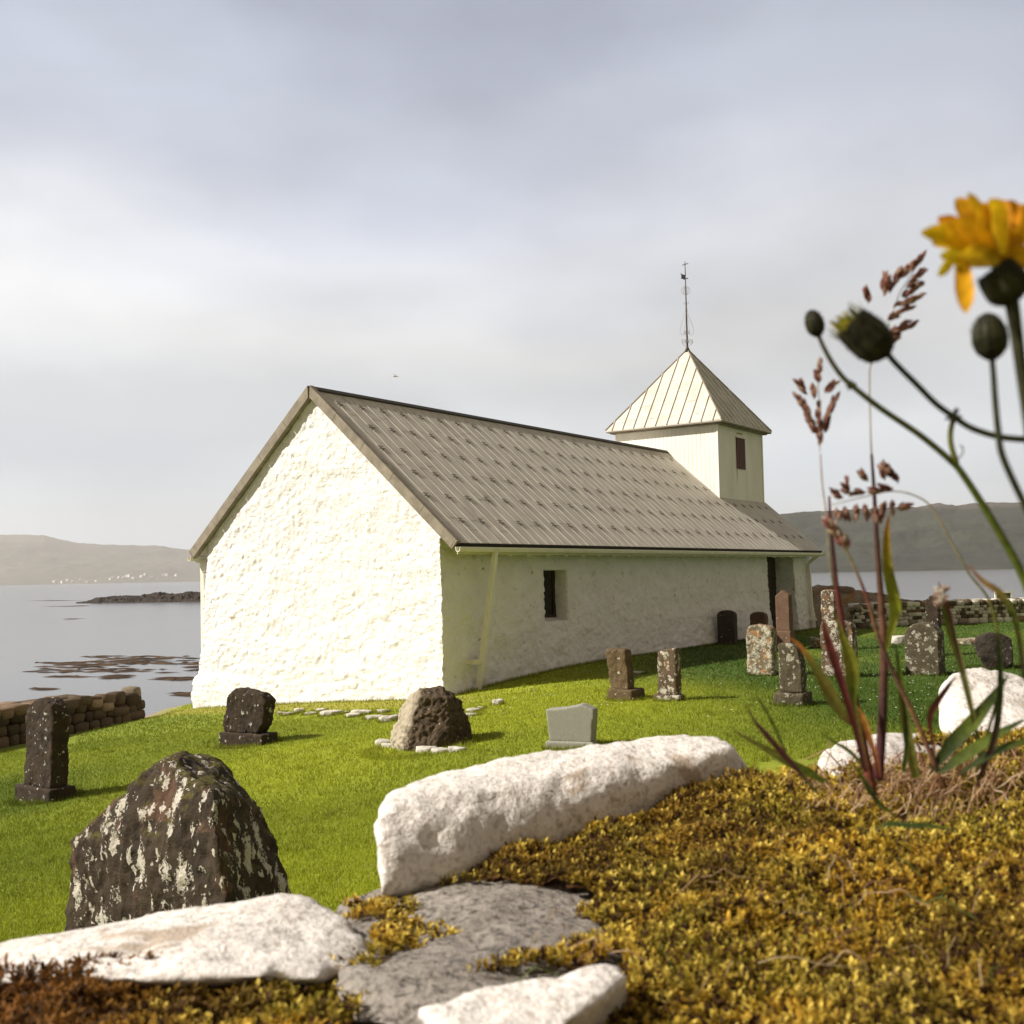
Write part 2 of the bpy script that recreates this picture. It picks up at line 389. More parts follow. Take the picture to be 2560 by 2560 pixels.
def attr_mat(name, rough=.75, trans=.3, var=.25, sc_=60, bump=0, spec=.2):
    m, nt, b = new_mat(name); g = N(nt)
    a = g.n('ShaderNodeAttribute', attribute_name='Col')
    col = g.mix(g.rng(g.noise(sc_, 3), .3, .7, 0, var*2), a.outputs['Color'], (.5, .5, .5), 'MULTIPLY')
    nt.links.new(col, b.inputs['Base Color']); b.inputs['Roughness'].default_value = rough; b.inputs['Specular IOR Level'].default_value = spec
    if trans:
        tr = g.n('ShaderNodeBsdfTranslucent'); g.l(col, tr.inputs[0]); mx = g.n('ShaderNodeMixShader'); mx.inputs[0].default_value = trans
        g.l(b.outputs[0], mx.inputs[1]); g.l(tr.outputs[0], mx.inputs[2])
        out = [n for n in nt.nodes if n.type == 'OUTPUT_MATERIAL'][0]; g.l(mx.outputs[0], out.inputs[0])
    if bump: nt.links.new(g.bump(g.noise(sc_, 4), bump, .002), b.inputs['Normal'])
    return m
M['blade'] = attr_mat('grass_blade', .7, .35, .15, 3)
M['moss'] = attr_mat('moss_leaf', .7, .35, .1, 200)
M['plant'] = attr_mat('plant_tissue', .55, .35, .42, 260, bump=.3)
M['stone_mix'] = attr_mat('mixed_field_stone', .9, 0, .3, 25, bump=.6)

def lawn_mat():
    m, nt, b = new_mat('lawn_turf'); g = N(nt)
    a = g.n('ShaderNodeAttribute', attribute_name='Col')
    n1 = g.noise(1.2, 6, .6); n2 = g.noise(14, 6, .7)
    col = g.mix(g.rng(n2, .3, .7), (.75, .75, .75), (1.2, 1.2, 1.15)); col = g.mix(1.0, a.outputs['Color'], col, 'MULTIPLY')
    nt.links.new(col, b.inputs['Base Color']); nt.links.new(g.bump(g.noise(25, 6, .75), .8, .05), b.inputs['Normal']); b.inputs['Roughness'].default_value = .95
    return m
M['lawn'] = lawn_mat()
def water_mat():
    m, nt, b = new_mat('sea_water'); g = N(nt)
    b.inputs['Base Color'].default_value = (.10, .10, .105, 1); b.inputs['Roughness'].default_value = .16; b.inputs['IOR'].default_value = 1.33; b.inputs['Specular IOR Level'].default_value = .5
    co = g.map((1, .45, 1)); n1 = g.noise(.7, 6, .6, co=co); n2 = g.noise(.05, 5, .6, co=co)
    cd = g.n('ShaderNodeCameraData') if False else None
    k = g.rng(n2, .40, .60, .2, 1.6)
    q = g.n('ShaderNodeBump'); q.inputs['Distance'].default_value = .05; g.l(n1, q.inputs['Height']); g.l(g.math('MULTIPLY', k, .35), q.inputs['Strength'])
    nt.links.new(q.outputs[0], b.inputs['Normal'])
    return m
M['water'] = water_mat()
def hill_mat(name, c1, c2, rock, zcliff, scl):
    m, nt, b = new_mat(name); g = N(nt)
    ge = g.n('ShaderNodeNewGeometry'); s3 = g.n('ShaderNodeSeparateXYZ'); g.l(ge.outputs['Position'], s3.inputs[0])
    n1 = g.noise(scl, 7, .65); n2 = g.noise(scl*7, 6, .7)
    col = g.mix(g.rng(n1, .35, .65), c1, c2); col = g.mix(g.rng(n2, .4, .7, 0, .6), col, tuple(x*.6 for x in c1))
    ad = g.math('ADD', s3.outputs[2], g.math('MULTIPLY', n2, 60))
    col = g.mix(g.rng(ad, zcliff, zcliff+18, 0, .8), col, rock)
    nt.links.new(col, b.inputs['Base Color']); nt.links.new(g.bump(n2, .8, 12), b.inputs['Normal'])
    return m
M['hill_far'] = hill_mat('far_hill_heath', (.09, .085, .055), (.14, .125, .085), (.16, .14, .11), 420, .0016)
M['hill_near'] = hill_mat('near_hill_grass', (.022, .026, .013), (.042, .042, .02), (.11, .09, .07), 178, .004)

# ------------------------------------------------------------------ sea and land
def sheet(name, xs, ys, zf, mat, col=None, smooth=True):
    X, Y = np.meshgrid(xs, ys, indexing='ij'); Z = zf(X, Y); nx, ny = X.shape
    V = np.stack([X, Y, Z], -1).reshape(-1, 3)
    i = np.arange(nx-1)[:, None]*ny+np.arange(ny-1)[None, :]; i = i.ravel()
    Fc = np.stack([i, i+ny, i+ny+1, i+1], -1)
    return mesh_np(name, V, Fc, mat, col=col(X, Y).reshape(-1, 3) if col else None, smooth=smooth)
sea = tag(sheet('sea', np.linspace(-15000, 15000, 12), np.linspace(-6000, 15000, 12), lambda X, Y: X*0+SEA, M['water']), kind='structure')
def lawn_col(X, Y):
    n = X.size; p = np.stack([X.ravel()*.25, Y.ravel()*.25, np.zeros(n)], -1)
    a = fbm(p, 4, 11).reshape(X.shape)
    bright = np.array([.315, .355, .020]); dark = np.array([.065, .115, .010]); yel = np.array([.33, .31, .05]); dirt = np.array([.30, .24, .14])
    k = 1-sstep(.5, 6.5, X-.0*Y)              # turf colour turns darker green to the right of the gable
    k = k*(.55+.45*sstep(-7.0, -2.0, X))
    k = np.clip(k+a*.6, 0, 1)[..., None]
    c = dark*(1-k)+bright*k
    e = seg_dist(X, Y)
    # strip of worn yellow turf at the foot of the gable and along the shore
    vx, vy = X+1.51, Y-22.9; lx = vx*.572+vy*.82; ly = -vx*.82+vy*.572
    s = np.exp(-((lx+.75)/.55)**2)*sstep(-1.6, -.6, ly)*(1-sstep(8.3, 8.9, ly))
    s = np.clip(s*(1.0+a*1.2), 0, .8)[..., None]; c = c*(1-s)+yel*s
    dd = ((1-sstep(.1, 1.1, e+a*.5)))[..., None]; c = c*(1-dd)+dirt*dd
    return c
xs = np.unique(np.concatenate([np.linspace(-62, -14, 30), np.arange(-14, 22, .25), np.linspace(22, 62, 30)]))
ys = np.unique(np.concatenate([np.linspace(-42, 0, 25), np.arange(0, 54, .25), np.linspace(54, 64, 8)]))
lawn = tag(sheet('lawn', xs, ys, terr, M['lawn'], lawn_col), kind='structure')

# grass blades
def blades(n, y0, y1, x0f, x1f, h, wd, seed):
    r = np.random.default_rng(seed)
    Y = y0+(y1-y0)*r.random(n)**1.0; X = x0f(Y)+(x1f(Y)-x0f(Y))*r.random(n)
    vx, vy = X+1.51, Y-22.9; lx = vx*.572+vy*.82; ly = -vx*.82+vy*.572
    ok = (seg_dist(X, Y) > .7) & ~((lx > -.1) & (lx < 22.3) & (ly > -.1) & (ly < 7.6))
    X, Y = X[ok], Y[ok]; n = len(X); Z = terr(X, Y)
    a = r.random(n)*2*np.pi; hh = h*(.5+r.random(n)*.8); ww = wd*(.6+.8*r.random(n)); tx = r.normal(0, .4, n)*hh; ty = r.normal(0, .4, n)*hh
    V = np.empty((n, 3, 3)); dx, dy = np.cos(a)*ww/2, np.sin(a)*ww/2
    V[:, 0] = np.stack([X-dx, Y-dy, Z-.005], -1); V[:, 1] = np.stack([X+dx, Y+dy, Z-.005], -1); V[:, 2] = np.stack([X+tx, Y+ty, Z+hh], -1)
    c = lawn_col(X, Y)*(.82+.4*r.random((n, 1))); c *= 1+.25*fbm(np.stack([X*2.5, Y*2.5, X*0], -1), 3, 5)[:, None]
    dry = r.random(n) < .03; c[dry] = np.array([.42, .38, .12])
    return V.reshape(-1, 3), np.repeat(c, 3, 0)
Vs, Cs = [], []
for args in ((230000, 6.5, 13, lambda y: -.5*y, lambda y: .22*y, .035, .007, 1), (200000, 13, 22, lambda y: -.5*y, lambda y: .5*y, .04, .011, 2), (140000, 22, 45, lambda y: -.4*y, lambda y: .5*y, .045, .02, 3)):
    v, c = blades(*args); Vs.append(v); Cs.append(c)
V = np.concatenate(Vs); C = np.concatenate(Cs)
tag(mesh_np('grass', V, np.arange(len(V)).reshape(-1, 3), M['blade'], col=C), 'short mown green grass of the churchyard lawn', 'grass', kind='stuff')

# daisies
r = np.random.default_rng(12); mb = MB()
cnt = 0
while cnt < 420:
    if cnt < 300: px, py = r.uniform(1150, 2400), r.uniform(1640, 1800)
    else: px, py = r.uniform(1200, 2300), r.uniform(1620, 1760)
    if fbm(np.array([[px/60, py/18, 0]]), 2, 8)[0] < .02: cnt += 1; continue
    p = G(px, py)
    rr = r.uniform(.012, .021); z = p.z+.055
    mb.add([(p.x, p.y, z+.004)]+[(p.x+rr*math.cos(k*1.047), p.y+rr*math.sin(k*1.047), z) for k in range(6)], [(0, 1+k, 1+(k+1) % 6) for k in range(6)], (.8, .78, .7)); cnt += 1
tag(mb.build('daisies', M['stone_mix']), 'tiny white daisies speckled over the lawn by the church wall', 'daisies', kind='stuff')

# ------------------------------------------------------------------ hills
def hill(name, prof, Dsh, Drd, mat, seed, amp, rows=40):
    pxs = np.arange(prof[0][0], prof[-1][0]+1, 6.0); pys = np.interp(pxs, [p[0] for p in prof], [p[1] for p in prof])
    V = []; nr = rows+14
    for i, (px, py) in enumerate(zip(pxs, pys)):
        rd = P(px, py, Drd); zr = rd.z; ux, uy = rd.x/Drd, 1.0
        for j in range(nr):
            if j <= rows:
                t = j/rows; D = Dsh+(Drd-Dsh)*t; z = SEA-2+(zr-SEA+2)*(t**.8*.55+.45*t**2.2)
            else:
                t = (j-rows)/(nr-1-rows); D = Drd+(Drd-Dsh)*t; z = zr-(zr-SEA)*t**1.5*1.05
            V.append((ux*D, D, z))
    V = np.array(V); n = len(V); T = np.tile(np.concatenate([np.linspace(0, 1, rows+1), np.linspace(1, 0, nr-rows)[1:]]), len(pxs))
    jj = np.tile(np.arange(nr), len(pxs)); wgt = np.clip(T*(1-T)*4, 0, 1)
    V[:, 2] += amp*fbm(V/ (Dsh*.04), 5, seed)*wgt
    V[:, 2] += amp*.13*fbm(V/(Dsh*.006), 3, seed+9)*(jj >= rows-2)*(jj <= rows+2)
    i = (np.arange(len(pxs)-1)[:, None]*nr+np.arange(nr-1)[None, :]).ravel()
    return tag(mesh_np(name, V, np.stack([i, i+nr, i+nr+1, i+1], -1), mat, smooth=True), kind='structure')
hill('far_hills', [(-400, 1345), (62, 1336), (110, 1338), (135, 1345), (150, 1349), (198, 1357), (264, 1362), (405, 1364), (440, 1371), (480, 1374), (600, 1372), (900, 1345), (1300, 1350), (1700, 1350)], 8300, 10600, M['hill_far'], 3, 60)
hill('near_hills', [(1380, 1424), (1500, 1370), (1700, 1310), (1951, 1285), (2004, 1280), (2066, 1277), (2264, 1267), (2294, 1268), (2343, 1257), (2369, 1260), (2388, 1264), (2426, 1259), (2497, 1255), (2700, 1262), (3100, 1300)], 2000, 2900, M['hill_near'], 8, 26)

# village houses across the water
M['house_white'] = simple('white_house_wall', (.8, .78, .72), .8, .1, 1); M['house_roof'] = simple('house_roof', (.5, .48, .45), .6, .1, 1)
def house():
    root = empty('house', (0, 0, 0)); tag(root, 'tiny white house of the village along the far shore', 'house', 'village houses across the water')
    mb = MB(); mb.box((-7, -4.5, -8), (7, 4.5, 5)); mb.build('wall', M['house_white'], root)
    mb = MB(); mb.add([(-7.5, -5, 4.9), (7.5, -5, 4.9), (7.5, 5, 4.9), (-7.5, 5, 4.9), (-7.5, 0, 9), (7.5, 0, 9)], [(0, 1, 5, 4), (2, 3, 4, 5), (0, 4, 3), (1, 2, 5), (0, 3, 2, 1)]); mb.build('roof', M['house_roof'], root)
    return root
h0 = house(); hs = [(135, 1457), (155, 1458), (168, 1453), (180, 1457), (217, 1457), (275, 1449), (281, 1446), (296, 1446), (309, 1446), (318, 1443), (321, 1443), (353, 1444), (362, 1439), (379, 1446), (407, 1440), (416, 1440), (440, 1441), (240, 1455), (332, 1448), (200, 1452)]
def hill_z(x, y, ob): 
    ok, l, n_, i_ = ob.ray_cast(Vector((x, y, 2000)), Vector((0, 0, -1))); return l.z if ok else SEA
far = bpy.data.objects['far_hills']
for i, (px, py) in enumerate(hs):
    if i == 0: o = h0
    else:
        o = h0.copy(); link(o)
        for ch in h0.children:
            c = ch.copy(); link(c, o)
    Dh = 5600; best = None
    for D in np.linspace(8320, 9900, 80):
        q = P(px, py, D); z = hill_z(q.x, q.y, far)
        if z >= q.z-1: best = q; break
    q = best or P(px, py, 8600)
    s_ = random.uniform(1.1, 1.8); o.location = (q.x, q.y, hill_z(q.x, q.y, far)+4); o.scale = (s_*(1.5 if i in (9, 10) else 1), s_, s_); o.rotation_euler = (0, 0, random.uniform(-.6, .6))

# ------------------------------------------------------------------ rock builder
def remeshed(bm, voxel, smooth=4):
    me = bpy.data.meshes.new('tmp'); bm.to_mesh(me); bm.free()
    ob = bpy.data.objects.new('tmp', me); link(ob)
    md = ob.modifiers.new('r', 'REMESH'); md.mode = 'VOXEL'; md.voxel_size = voxel
    if smooth: sm = ob.modifiers.new('s', 'SMOOTH'); sm.iterations = smooth; sm.factor = .5
    dg = bpy.context.evaluated_depsgraph_get(); ev = ob.evaluated_get(dg); m2 = bpy.data.meshes.new_from_object(ev)
    bpy.data.objects.remove(ob); bpy.data.meshes.remove(me)
    n = len(m2.vertices); V = np.empty(n*3, np.float32); m2.vertices.foreach_get('co', V); V = V.reshape(-1, 3).astype(float)
    Nn = np.empty(n*3, np.float32); m2.vertices.foreach_get('normal', Nn); Nn = Nn.reshape(-1, 3).astype(float)
    return m2, V, Nn
def rough(V, Nn, amp, freq, seed, oct=5, ridged=False):
    p = V*freq
    if ridged: d = 1-2*np.abs(fbm(p, oct, seed)); d -= d.mean()
    else: d = fbm(p, oct, seed)
    return V+Nn*(amp*d)[:, None]
def finish(m2, V, name, mat, parent=None, loc=None, smooth=True):
    L = np.array(loc) if loc is not None else np.zeros(3)
    m2.vertices.foreach_set('co', (V-L).astype(np.float32).ravel()); m2.polygons.foreach_set('use_smooth', np.full(len(m2.polygons), smooth))
    m2.materials.clear(); m2.materials.append(mat); m2.update(); m2.name = name
    o = bpy.data.objects.new(name, m2)
    if parent is None and loc is not None: o.location = loc
    return link(o, parent)
def prism_bm(front, back):
    bm = bmesh.new(); a = [bm.verts.new(p) for p in front]; b = [bm.verts.new(p) for p in back]; n = len(a)
    bm.faces.new(a); bm.faces.new(b[::-1])
    for i in range(n): bm.faces.new((a[(i+1) % n], a[i], b[i], b[(i+1) % n]))
    bmesh.ops.recalc_face_normals(bm, faces=bm.faces); return bm
def hull_bm(pts):
    bm = bmesh.new()
    for p in pts: bm.verts.new(p)
    bmesh.ops.convex_hull(bm, input=bm.verts)
    for v in [v for v in bm.verts if not v.link_faces]: bm.verts.remove(v)
    bmesh.ops.recalc_face_normals(bm, faces=bm.faces); return bm

# ------------------------------------------------------------------ church
DL = Vector((.572, .820, 0)).normalized(); DU = Vector((DL.y, -DL.x, 0))     # along the nave, and out to its right
A0 = Vector((-1.51, 22.9, 0)); RZ = math.atan2(DL.y, DL.x)
ch = empty('church', A0, RZ)
tag(ch, 'white lime-washed stone church with sheet roof and small square tower', 'church')
WD, LN = 7.44, 22.1; YC = WD/2; ZE, ZR = 3.14, 6.86; SL = (ZR-ZE)/(YC+.5)
def roof_z(y): return ZR-abs(y-YC)*SL
def wall_deform(V):
    V = np.array(V, float); z = V[:, 2]
    k = .17*np.clip(1-z/3.2, 0, 1.12)**1.1 + .09*(1-sstep(-.05, .25, z))*sstep(5, 7, V[:, 1])*(V[:, 0] < .6)
    k = k+.16*np.clip((.35-z)/.6, 0, 1)**2*np.exp(-((V[:, 1])/.7)**2-(V[:, 0]/.7)**2)
    inn = np.clip(np.stack([V[:, 0]*4, (LN-V[:, 0])*4, V[:, 1]*4, (WD-V[:, 1])*4], -1), 0, 1)
    V[:, 0] += -k*(1-inn[:, 0])+k*(1-inn[:, 1]); V[:, 1] += -k*(1-inn[:, 2])+k*(1-inn[:, 3])
    p = V*1.0
    for ax in (0, 1):
        d = -.0+.030*fbm(p*np.array([1.6, 1.6, 2.6]), 2, 40+ax)+.026*(1-2*np.abs(fbm(p*np.array([5.2, 5.2, 8.5]), 3, 60+ax)))+.014*fbm(p*14, 2, 80+ax)
        V[:, ax] += d*(np.where(V[:, 0] < .3, 1.15, 1.75)-np.where(V[:, 0] < .3, .25, .95)*sstep(.6, 3.0, z))
    return V
def grid_wall(fn, us, vs, hole=None):
    """fn(u,v)->xyz"""
    nu, nv = len(us), len(vs); V = [fn(u, v) for u in us for v in vs]; Fq = []
    for i in range(nu-1):
        for j in range(nv-1):
            if hole and hole((us[i]+us[i+1])/2, (vs[j]+vs[j+1])/2): continue
            a = i*nv+j; Fq.append((a, a+nv, a+nv+1, a+1))
    return V, Fq
def lin(a, b, d): return list(np.linspace(a, b, max(2, int(round(abs(b-a)/d))+1)))
def joins(*segs):
    o = []
    for s in segs: o += s if not o else s[1:]
    return o
WX0, WX1, WZ0, WZ1, WDp = 3.86, 4.89, 1.30, 2.54, .37
DX0, DX1, DZ0, DZ1, DDp = 17.93, 20.46, -.4, 2.95, .74
allV, allF = [], []
def addp(V, Fq, flip=False):
    b = len(allV); allV.extend(V); allF.extend([tuple(b+i for i in (f[::-1] if flip else f)) for f in Fq])
zb = -1.3
# gable (x=0) and back (x=LN)
for xx, st, fl in ((0, .045, False), (LN, .2, True)):
    us = lin(0, WD, st); vs = lin(0, 1, .045/6.5 if st < .1 else .05)
    V, Fq = grid_wall(lambda u, v: (xx, u, zb+(roof_z(u)-.10-zb)*v), us, vs); addp(V, Fq, not fl)
# right long wall (y=0)
us = joins(lin(0, WX0, .055), lin(WX0, WX1, .055), lin(WX1, DX0, .07), lin(DX0, DX1, .07), lin(DX1, LN, .07))
vs = joins(lin(zb, DZ0, .08), lin(DZ0, WZ0, .055), lin(WZ0, WZ1, .055), lin(WZ1, DZ1, .055), lin(DZ1, roof_z(0)-.10, .055))
hole = lambda u, v: (WX0 < u < WX1 and WZ0 < v < WZ1) or (DX0 < u < DX1 and DZ0 < v < DZ1)
V, Fq = grid_wall(lambda u, v: (u, 0, v), us, vs, hole); addp(V, Fq)
# left long wall (y=WD)
us = lin(0, LN, .12); vs = lin(zb, roof_z(WD)-.10, .1)
V, Fq = grid_wall(lambda u, v: (u, WD, v), us, vs); addp(V, Fq, True)
# reveals
for x0, x1, z0, z1, dp in ((WX0, WX1, WZ0, WZ1, WDp), (DX0, DX1, DZ0, DZ1, DDp)):
    ds = lin(0, dp, .06)
    zz = [v for v in vs]; 
    vsr = lin(z0, z1, .055); usr = lin(x0, x1, .055)
    V, Fq = grid_wall(lambda u, v: (x1, u, v), ds, vsr); addp(V, Fq, True)
    V, Fq = grid_wall(lambda u, v: (x0, u, v), ds, vsr); addp(V, Fq)
    V, Fq = grid_wall(lambda u, v: (v, u, z1), ds, usr); addp(V, Fq)
    V, Fq = grid_wall(lambda u, v: (v, u, z0+(.10*(u/dp) if z0 > 0 else 0)), ds, usr); addp(V, Fq, True)
wall = mesh_np('wall', wall_deform(allV), np.array(allF), M['paint'], ch, smooth=True)
wm = wall.data; bm = bmesh.new(); bm.from_mesh(wm); bmesh.ops.remove_doubles(bm, verts=bm.verts, dist=.002); bm.to_mesh(wm); bm.free()

# window and door
wi = MB(); fr = .05
wy = WDp-.02
for a, b in (((WX0-.05, wy-.03, WZ0), (WX0+fr, wy+.04, WZ1+.05)), ((WX1-fr, wy-.03, WZ0), (WX1+.05, wy+.04, WZ1+.05)), ((WX0+fr, wy-.03, WZ1-fr), (WX1-fr, wy+.04, WZ1+.05)), ((WX0+fr, wy-.03, WZ0), (WX1-fr, wy+.04, WZ0+.14)), (((WX0+WX1)/2-.02, wy-.025, WZ0+.14), ((WX0+WX1)/2+.02, wy+.02, WZ1-fr))): wi.box(a, b)
win = wi.build('window', M['door'], ch)
pm = MB(); pm.box((WX0, wy+.0, WZ0), (WX1, wy+.012, WZ1)); pm.build('pane', M['glass'], win)
dm = MB(); x = DX0-.1
while x < DX1+.1:
    dm.box((x, DDp-.06, DZ0-.3), (x+.19, DDp+.0, DZ1+.1)); x += .2
door = dm.build('door', M['door'], ch)
dm = MB()
for z in (.7, 1.75, 2.1): dm.box((DX0, DDp-.09, z), (DX1, DDp-.06, z+.07))
dm.build('hinge', M['black'], door)
dm = MB(); dm.tube([(DX1-.35, DDp-.07, 1.1), (DX1-.35, DDp-.14, 1.13), (DX1-.35, DDp-.14, 1.3), (DX1-.35, DDp-.07, 1.33)], .012); dm.build('handle', M['black'], door)

# roof: two sheeted slopes with standing seams
XF, XB = -.11, LN+.12
def slope_pt(x, s, side, up=0):
    """s: distance down the slope from the ridge"""
    cs = 1/math.hypot(1, SL); sn = SL*cs
    y = YC+side*(s*cs+up*sn); return Vector((x, y, ZR-s*sn+up*cs))
SLEN = (YC+.5)*math.hypot(1, SL)
rf = MB()
for side in (-1, 1):
    p = [slope_pt(XF, 0, side), slope_pt(XB, 0, side), slope_pt(XB, SLEN, side), slope_pt(XF, SLEN, side)]
    q = [slope_pt(XF, 0, side, -.09), slope_pt(XB, 0, side, -.09), slope_pt(XB, SLEN, side, -.09), slope_pt(XF, SLEN, side, -.09)]
    fs = [(0, 1, 2, 3), (4, 7, 6, 5), (0, 3, 7, 4), (1, 5, 6, 2), (2, 6, 7, 3)]
    rf.add(p+q, fs if side == -1 else [f[::-1] for f in fs])
    x = XF+.12; k = 0; rr = random.Random(4)
    while x < XB-.02:
        h = .008; wv = .007
        a = [slope_pt(x-wv, .05, side, .001), slope_pt(x+wv, .05, side, .001), slope_pt(x+wv, SLEN+.015, side, .001), slope_pt(x-wv, SLEN+.015, side, .001)]
        b = [slope_pt(x-wv*.5, .05, side, h), slope_pt(x+wv*.5, .05, side, h), slope_pt(x+wv*.5, SLEN+.015, side, h), slope_pt(x-wv*.5, SLEN+.015, side, h)]
        fs = [(4, 5, 6, 7), (0, 4, 7, 3), (1, 2, 6, 5), (3, 7, 6, 2), (0, 1, 5, 4)]
        rf.add(a+b, fs)
        # thin lap joint lines across the sheets
        s = rr.uniform(.8, 2.2)
        while s < SLEN-.3:
            A = [slope_pt(x+.02, s, side, .002), slope_pt(x+.34, s, side, .002), slope_pt(x+.34, s+.02, side, .002), slope_pt(x+.02, s+.02, side, .002)]
            B = [slope_pt(x+.02, s, side, .0035), slope_pt(x+.34, s, side, .0035), slope_pt(x+.34, s+.02, side, .0035), slope_pt(x+.02, s+.02, side, .0035)]
            rf.add(A+B, fs); s += 1.9
        x += .37
roof = rf.build('roof', M['roof'], ch)
for side in (-1, 1):
    mb = MB(); vs_ = []
    for xx in (XF+.02, XB-.02): vs_ += [slope_pt(xx, SLEN+.004, side, -.012), slope_pt(xx, SLEN+.016, side, -.012), slope_pt(xx, SLEN+.016, side, -.10), slope_pt(xx, SLEN+.004, side, -.10)]
    mb.add(vs_, [(0, 1, 2, 3), (4, 7, 6, 5), (0, 4, 5, 1), (1, 5, 6, 2), (2, 6, 7, 3), (3, 7, 4, 0)]); mb.build('eave_edge', M['black'], roof)
mb = MB()
for side in (-1, 1):
    a = [slope_pt(XF-.01, 0, side, .045), slope_pt(17.9, 0, side, .045), slope_pt(17.9, .13, side, .045), slope_pt(XF-.01, .13, side, .045), slope_pt(XF-.01, 0, side, .002), slope_pt(17.9, 0, side, .002), slope_pt(17.9, .13, side, .002), slope_pt(XF-.01, .13, side, .002)]
    fs = [(0, 1, 2, 3), (4, 7, 6, 5), (0, 3, 7, 4), (1, 5, 6, 2), (2, 6, 7, 3)]; mb.add(a, fs if side == -1 else [f[::-1] for f in fs])
mb.build('ridge_cap', M['ridge'], roof)
# verge boards on the gable
for side in (-1, 1):
    mb = MB(); s = 0
    while s < SLEN-.02:
        e = min(s+1.12, SLEN+.02)
        vs_ = []
        for xx in (XF-.035, XF+.10):
            vs_ += [slope_pt(xx, s, side, .055), slope_pt(xx, e-.01, side, .055), slope_pt(xx, e-.01, side, -.165), slope_pt(xx, s+(0 if s else 0), side, -.165)]
        if s == 0:
            for q in (3, 7): vs_[q] = slope_pt(vs_[q].x, .18, side, -.165)
        mb.add(vs_, [(0, 1, 2, 3), (4, 7, 6, 5), (0, 4, 5, 1), (1, 5, 6, 2), (2, 6, 7, 3), (3, 7, 4, 0)]); s = e
    mb.build('verge_board', M['verge'], ch)
# dark under-board between verge and wall
for side in (-1, 1):
    mb = MB(); vs_ = []
    for xx in (XF+.10, .02): vs_ += [slope_pt(xx, .1, side, -.093), slope_pt(xx, SLEN-.05, side, -.093), slope_pt(xx, SLEN-.05, side, -.16), slope_pt(xx, .2, side, -.16)]
    mb.add(vs_, [(0, 1, 2, 3), (4, 7, 6, 5), (0, 4, 5, 1), (1, 5, 6, 2), (2, 6, 7, 3), (3, 7, 4, 0)]); mb.build('soffit_board', M['wood_black'], ch)
# snow guards
def guard_mb(M4):
    mb = MB()
    for dx in (0, .0):
        pass
    mb.box((-.10, -.010, 0), (.10, .010, .011), M4); mb.box((-.08, .085, 0), (.11, .098, .008), M4)
    mb.box((-.012, -.05, -.0), (.012, .12, .012), M4); return mb
gpos = []
for rr_ in range(6):
    s = SLEN*(.105+.153*rr_); n_ = 0
    x = .42+(.37 if rr_ % 2 else 0)
    while x < LN-.3:
        if not (x > 17.6 and s < SLEN*.56): gpos.append((x, s))
        x += .74
gproto = None; rest = MB()
gpos.sort(key=lambda g: (ch.matrix_world.translation+Matrix.Rotation(RZ, 3, 'Z') @ slope_pt(g[0], g[1], -1)).length)
cs_ = 1/math.hypot(1, SL); sn_ = SL*cs_
rot = Matrix(((1, 0, 0), (0, cs_, -sn_), (0, sn_, cs_))).to_4x4()
for i, (x, s) in enumerate(gpos):
    Mx = Matrix.Translation(slope_pt(x, s, -1, .010)) @ rot
    if i < 100:
        if gproto is None: gproto = guard_mb(Matrix.Identity(4)).build('snow_guard', M['guard'], roof); o = gproto
        else: o = gproto.copy(); link(o, roof)
        o.matrix_local = Mx
    else:
        g_ = guard_mb(Mx); rest.add(g_.V, g_.F)
ro = rest.build('snow_guard', M['guard'], roof); ro['kind'] = 'stuff'; ro['label'] = 'snow guards on the far end of the roof'
# gutters
for y0, sgn in ((-.5, -1), (WD+.5, 1)):
    mb = MB(); prof = [(0, .06), (0, .02), (.025, -.035), (.07, -.05), (.115, -.035), (.13, .02), (.13, .06), (.12, .06), (.12, .02), (.1, -.025), (.07, -.038), (.035, -.025), (.012, .02), (.012, .06)]
    zg = ZE-.15; vs_ = []
    for xx in (XF-.02, XB+.02): vs_ += [(xx, y0-sgn*.02+sgn*a, zg+b) for a, b in prof]
    n_ = len(prof); fs = [(i, (i+1) % n_, n_+(i+1) % n_, n_+i) for i in range(n_)]
    if sgn < 0: fs = [f[::-1] for f in fs]
    mb.add(vs_, fs+[tuple(range(n_)), tuple(range(2*n_-1, n_-1, -1))])
    gt = mb.build('gutter', M['white_paint'], ch)
    fb = MB(); fb.box((XF+.1, min(y0+.03*-sgn, y0-.05*-sgn) if False else (y0+.045 if sgn < 0 else y0-.065), ZE-.24), (XB-.02, (y0+.065 if sgn < 0 else y0-.045), ZE-.10)); fb.build('fascia_board', M['white_paint'], ch)
# rafter ends
rp = None; x = 1.9
while x < LN:
    if rp is None:
        mb = MB(); mb.box((-.035, -.44, -.09), (.035, .05, .0)); mb.box((-.03, -.47, -.13), (.03, -.40, -.09)); rp = mb.build('rafter_end', M['white_paint'], ch); o = rp
    else: o = rp.copy(); link(o, ch)
    o.location = (x, 0.0, ZE-.145); x += .78
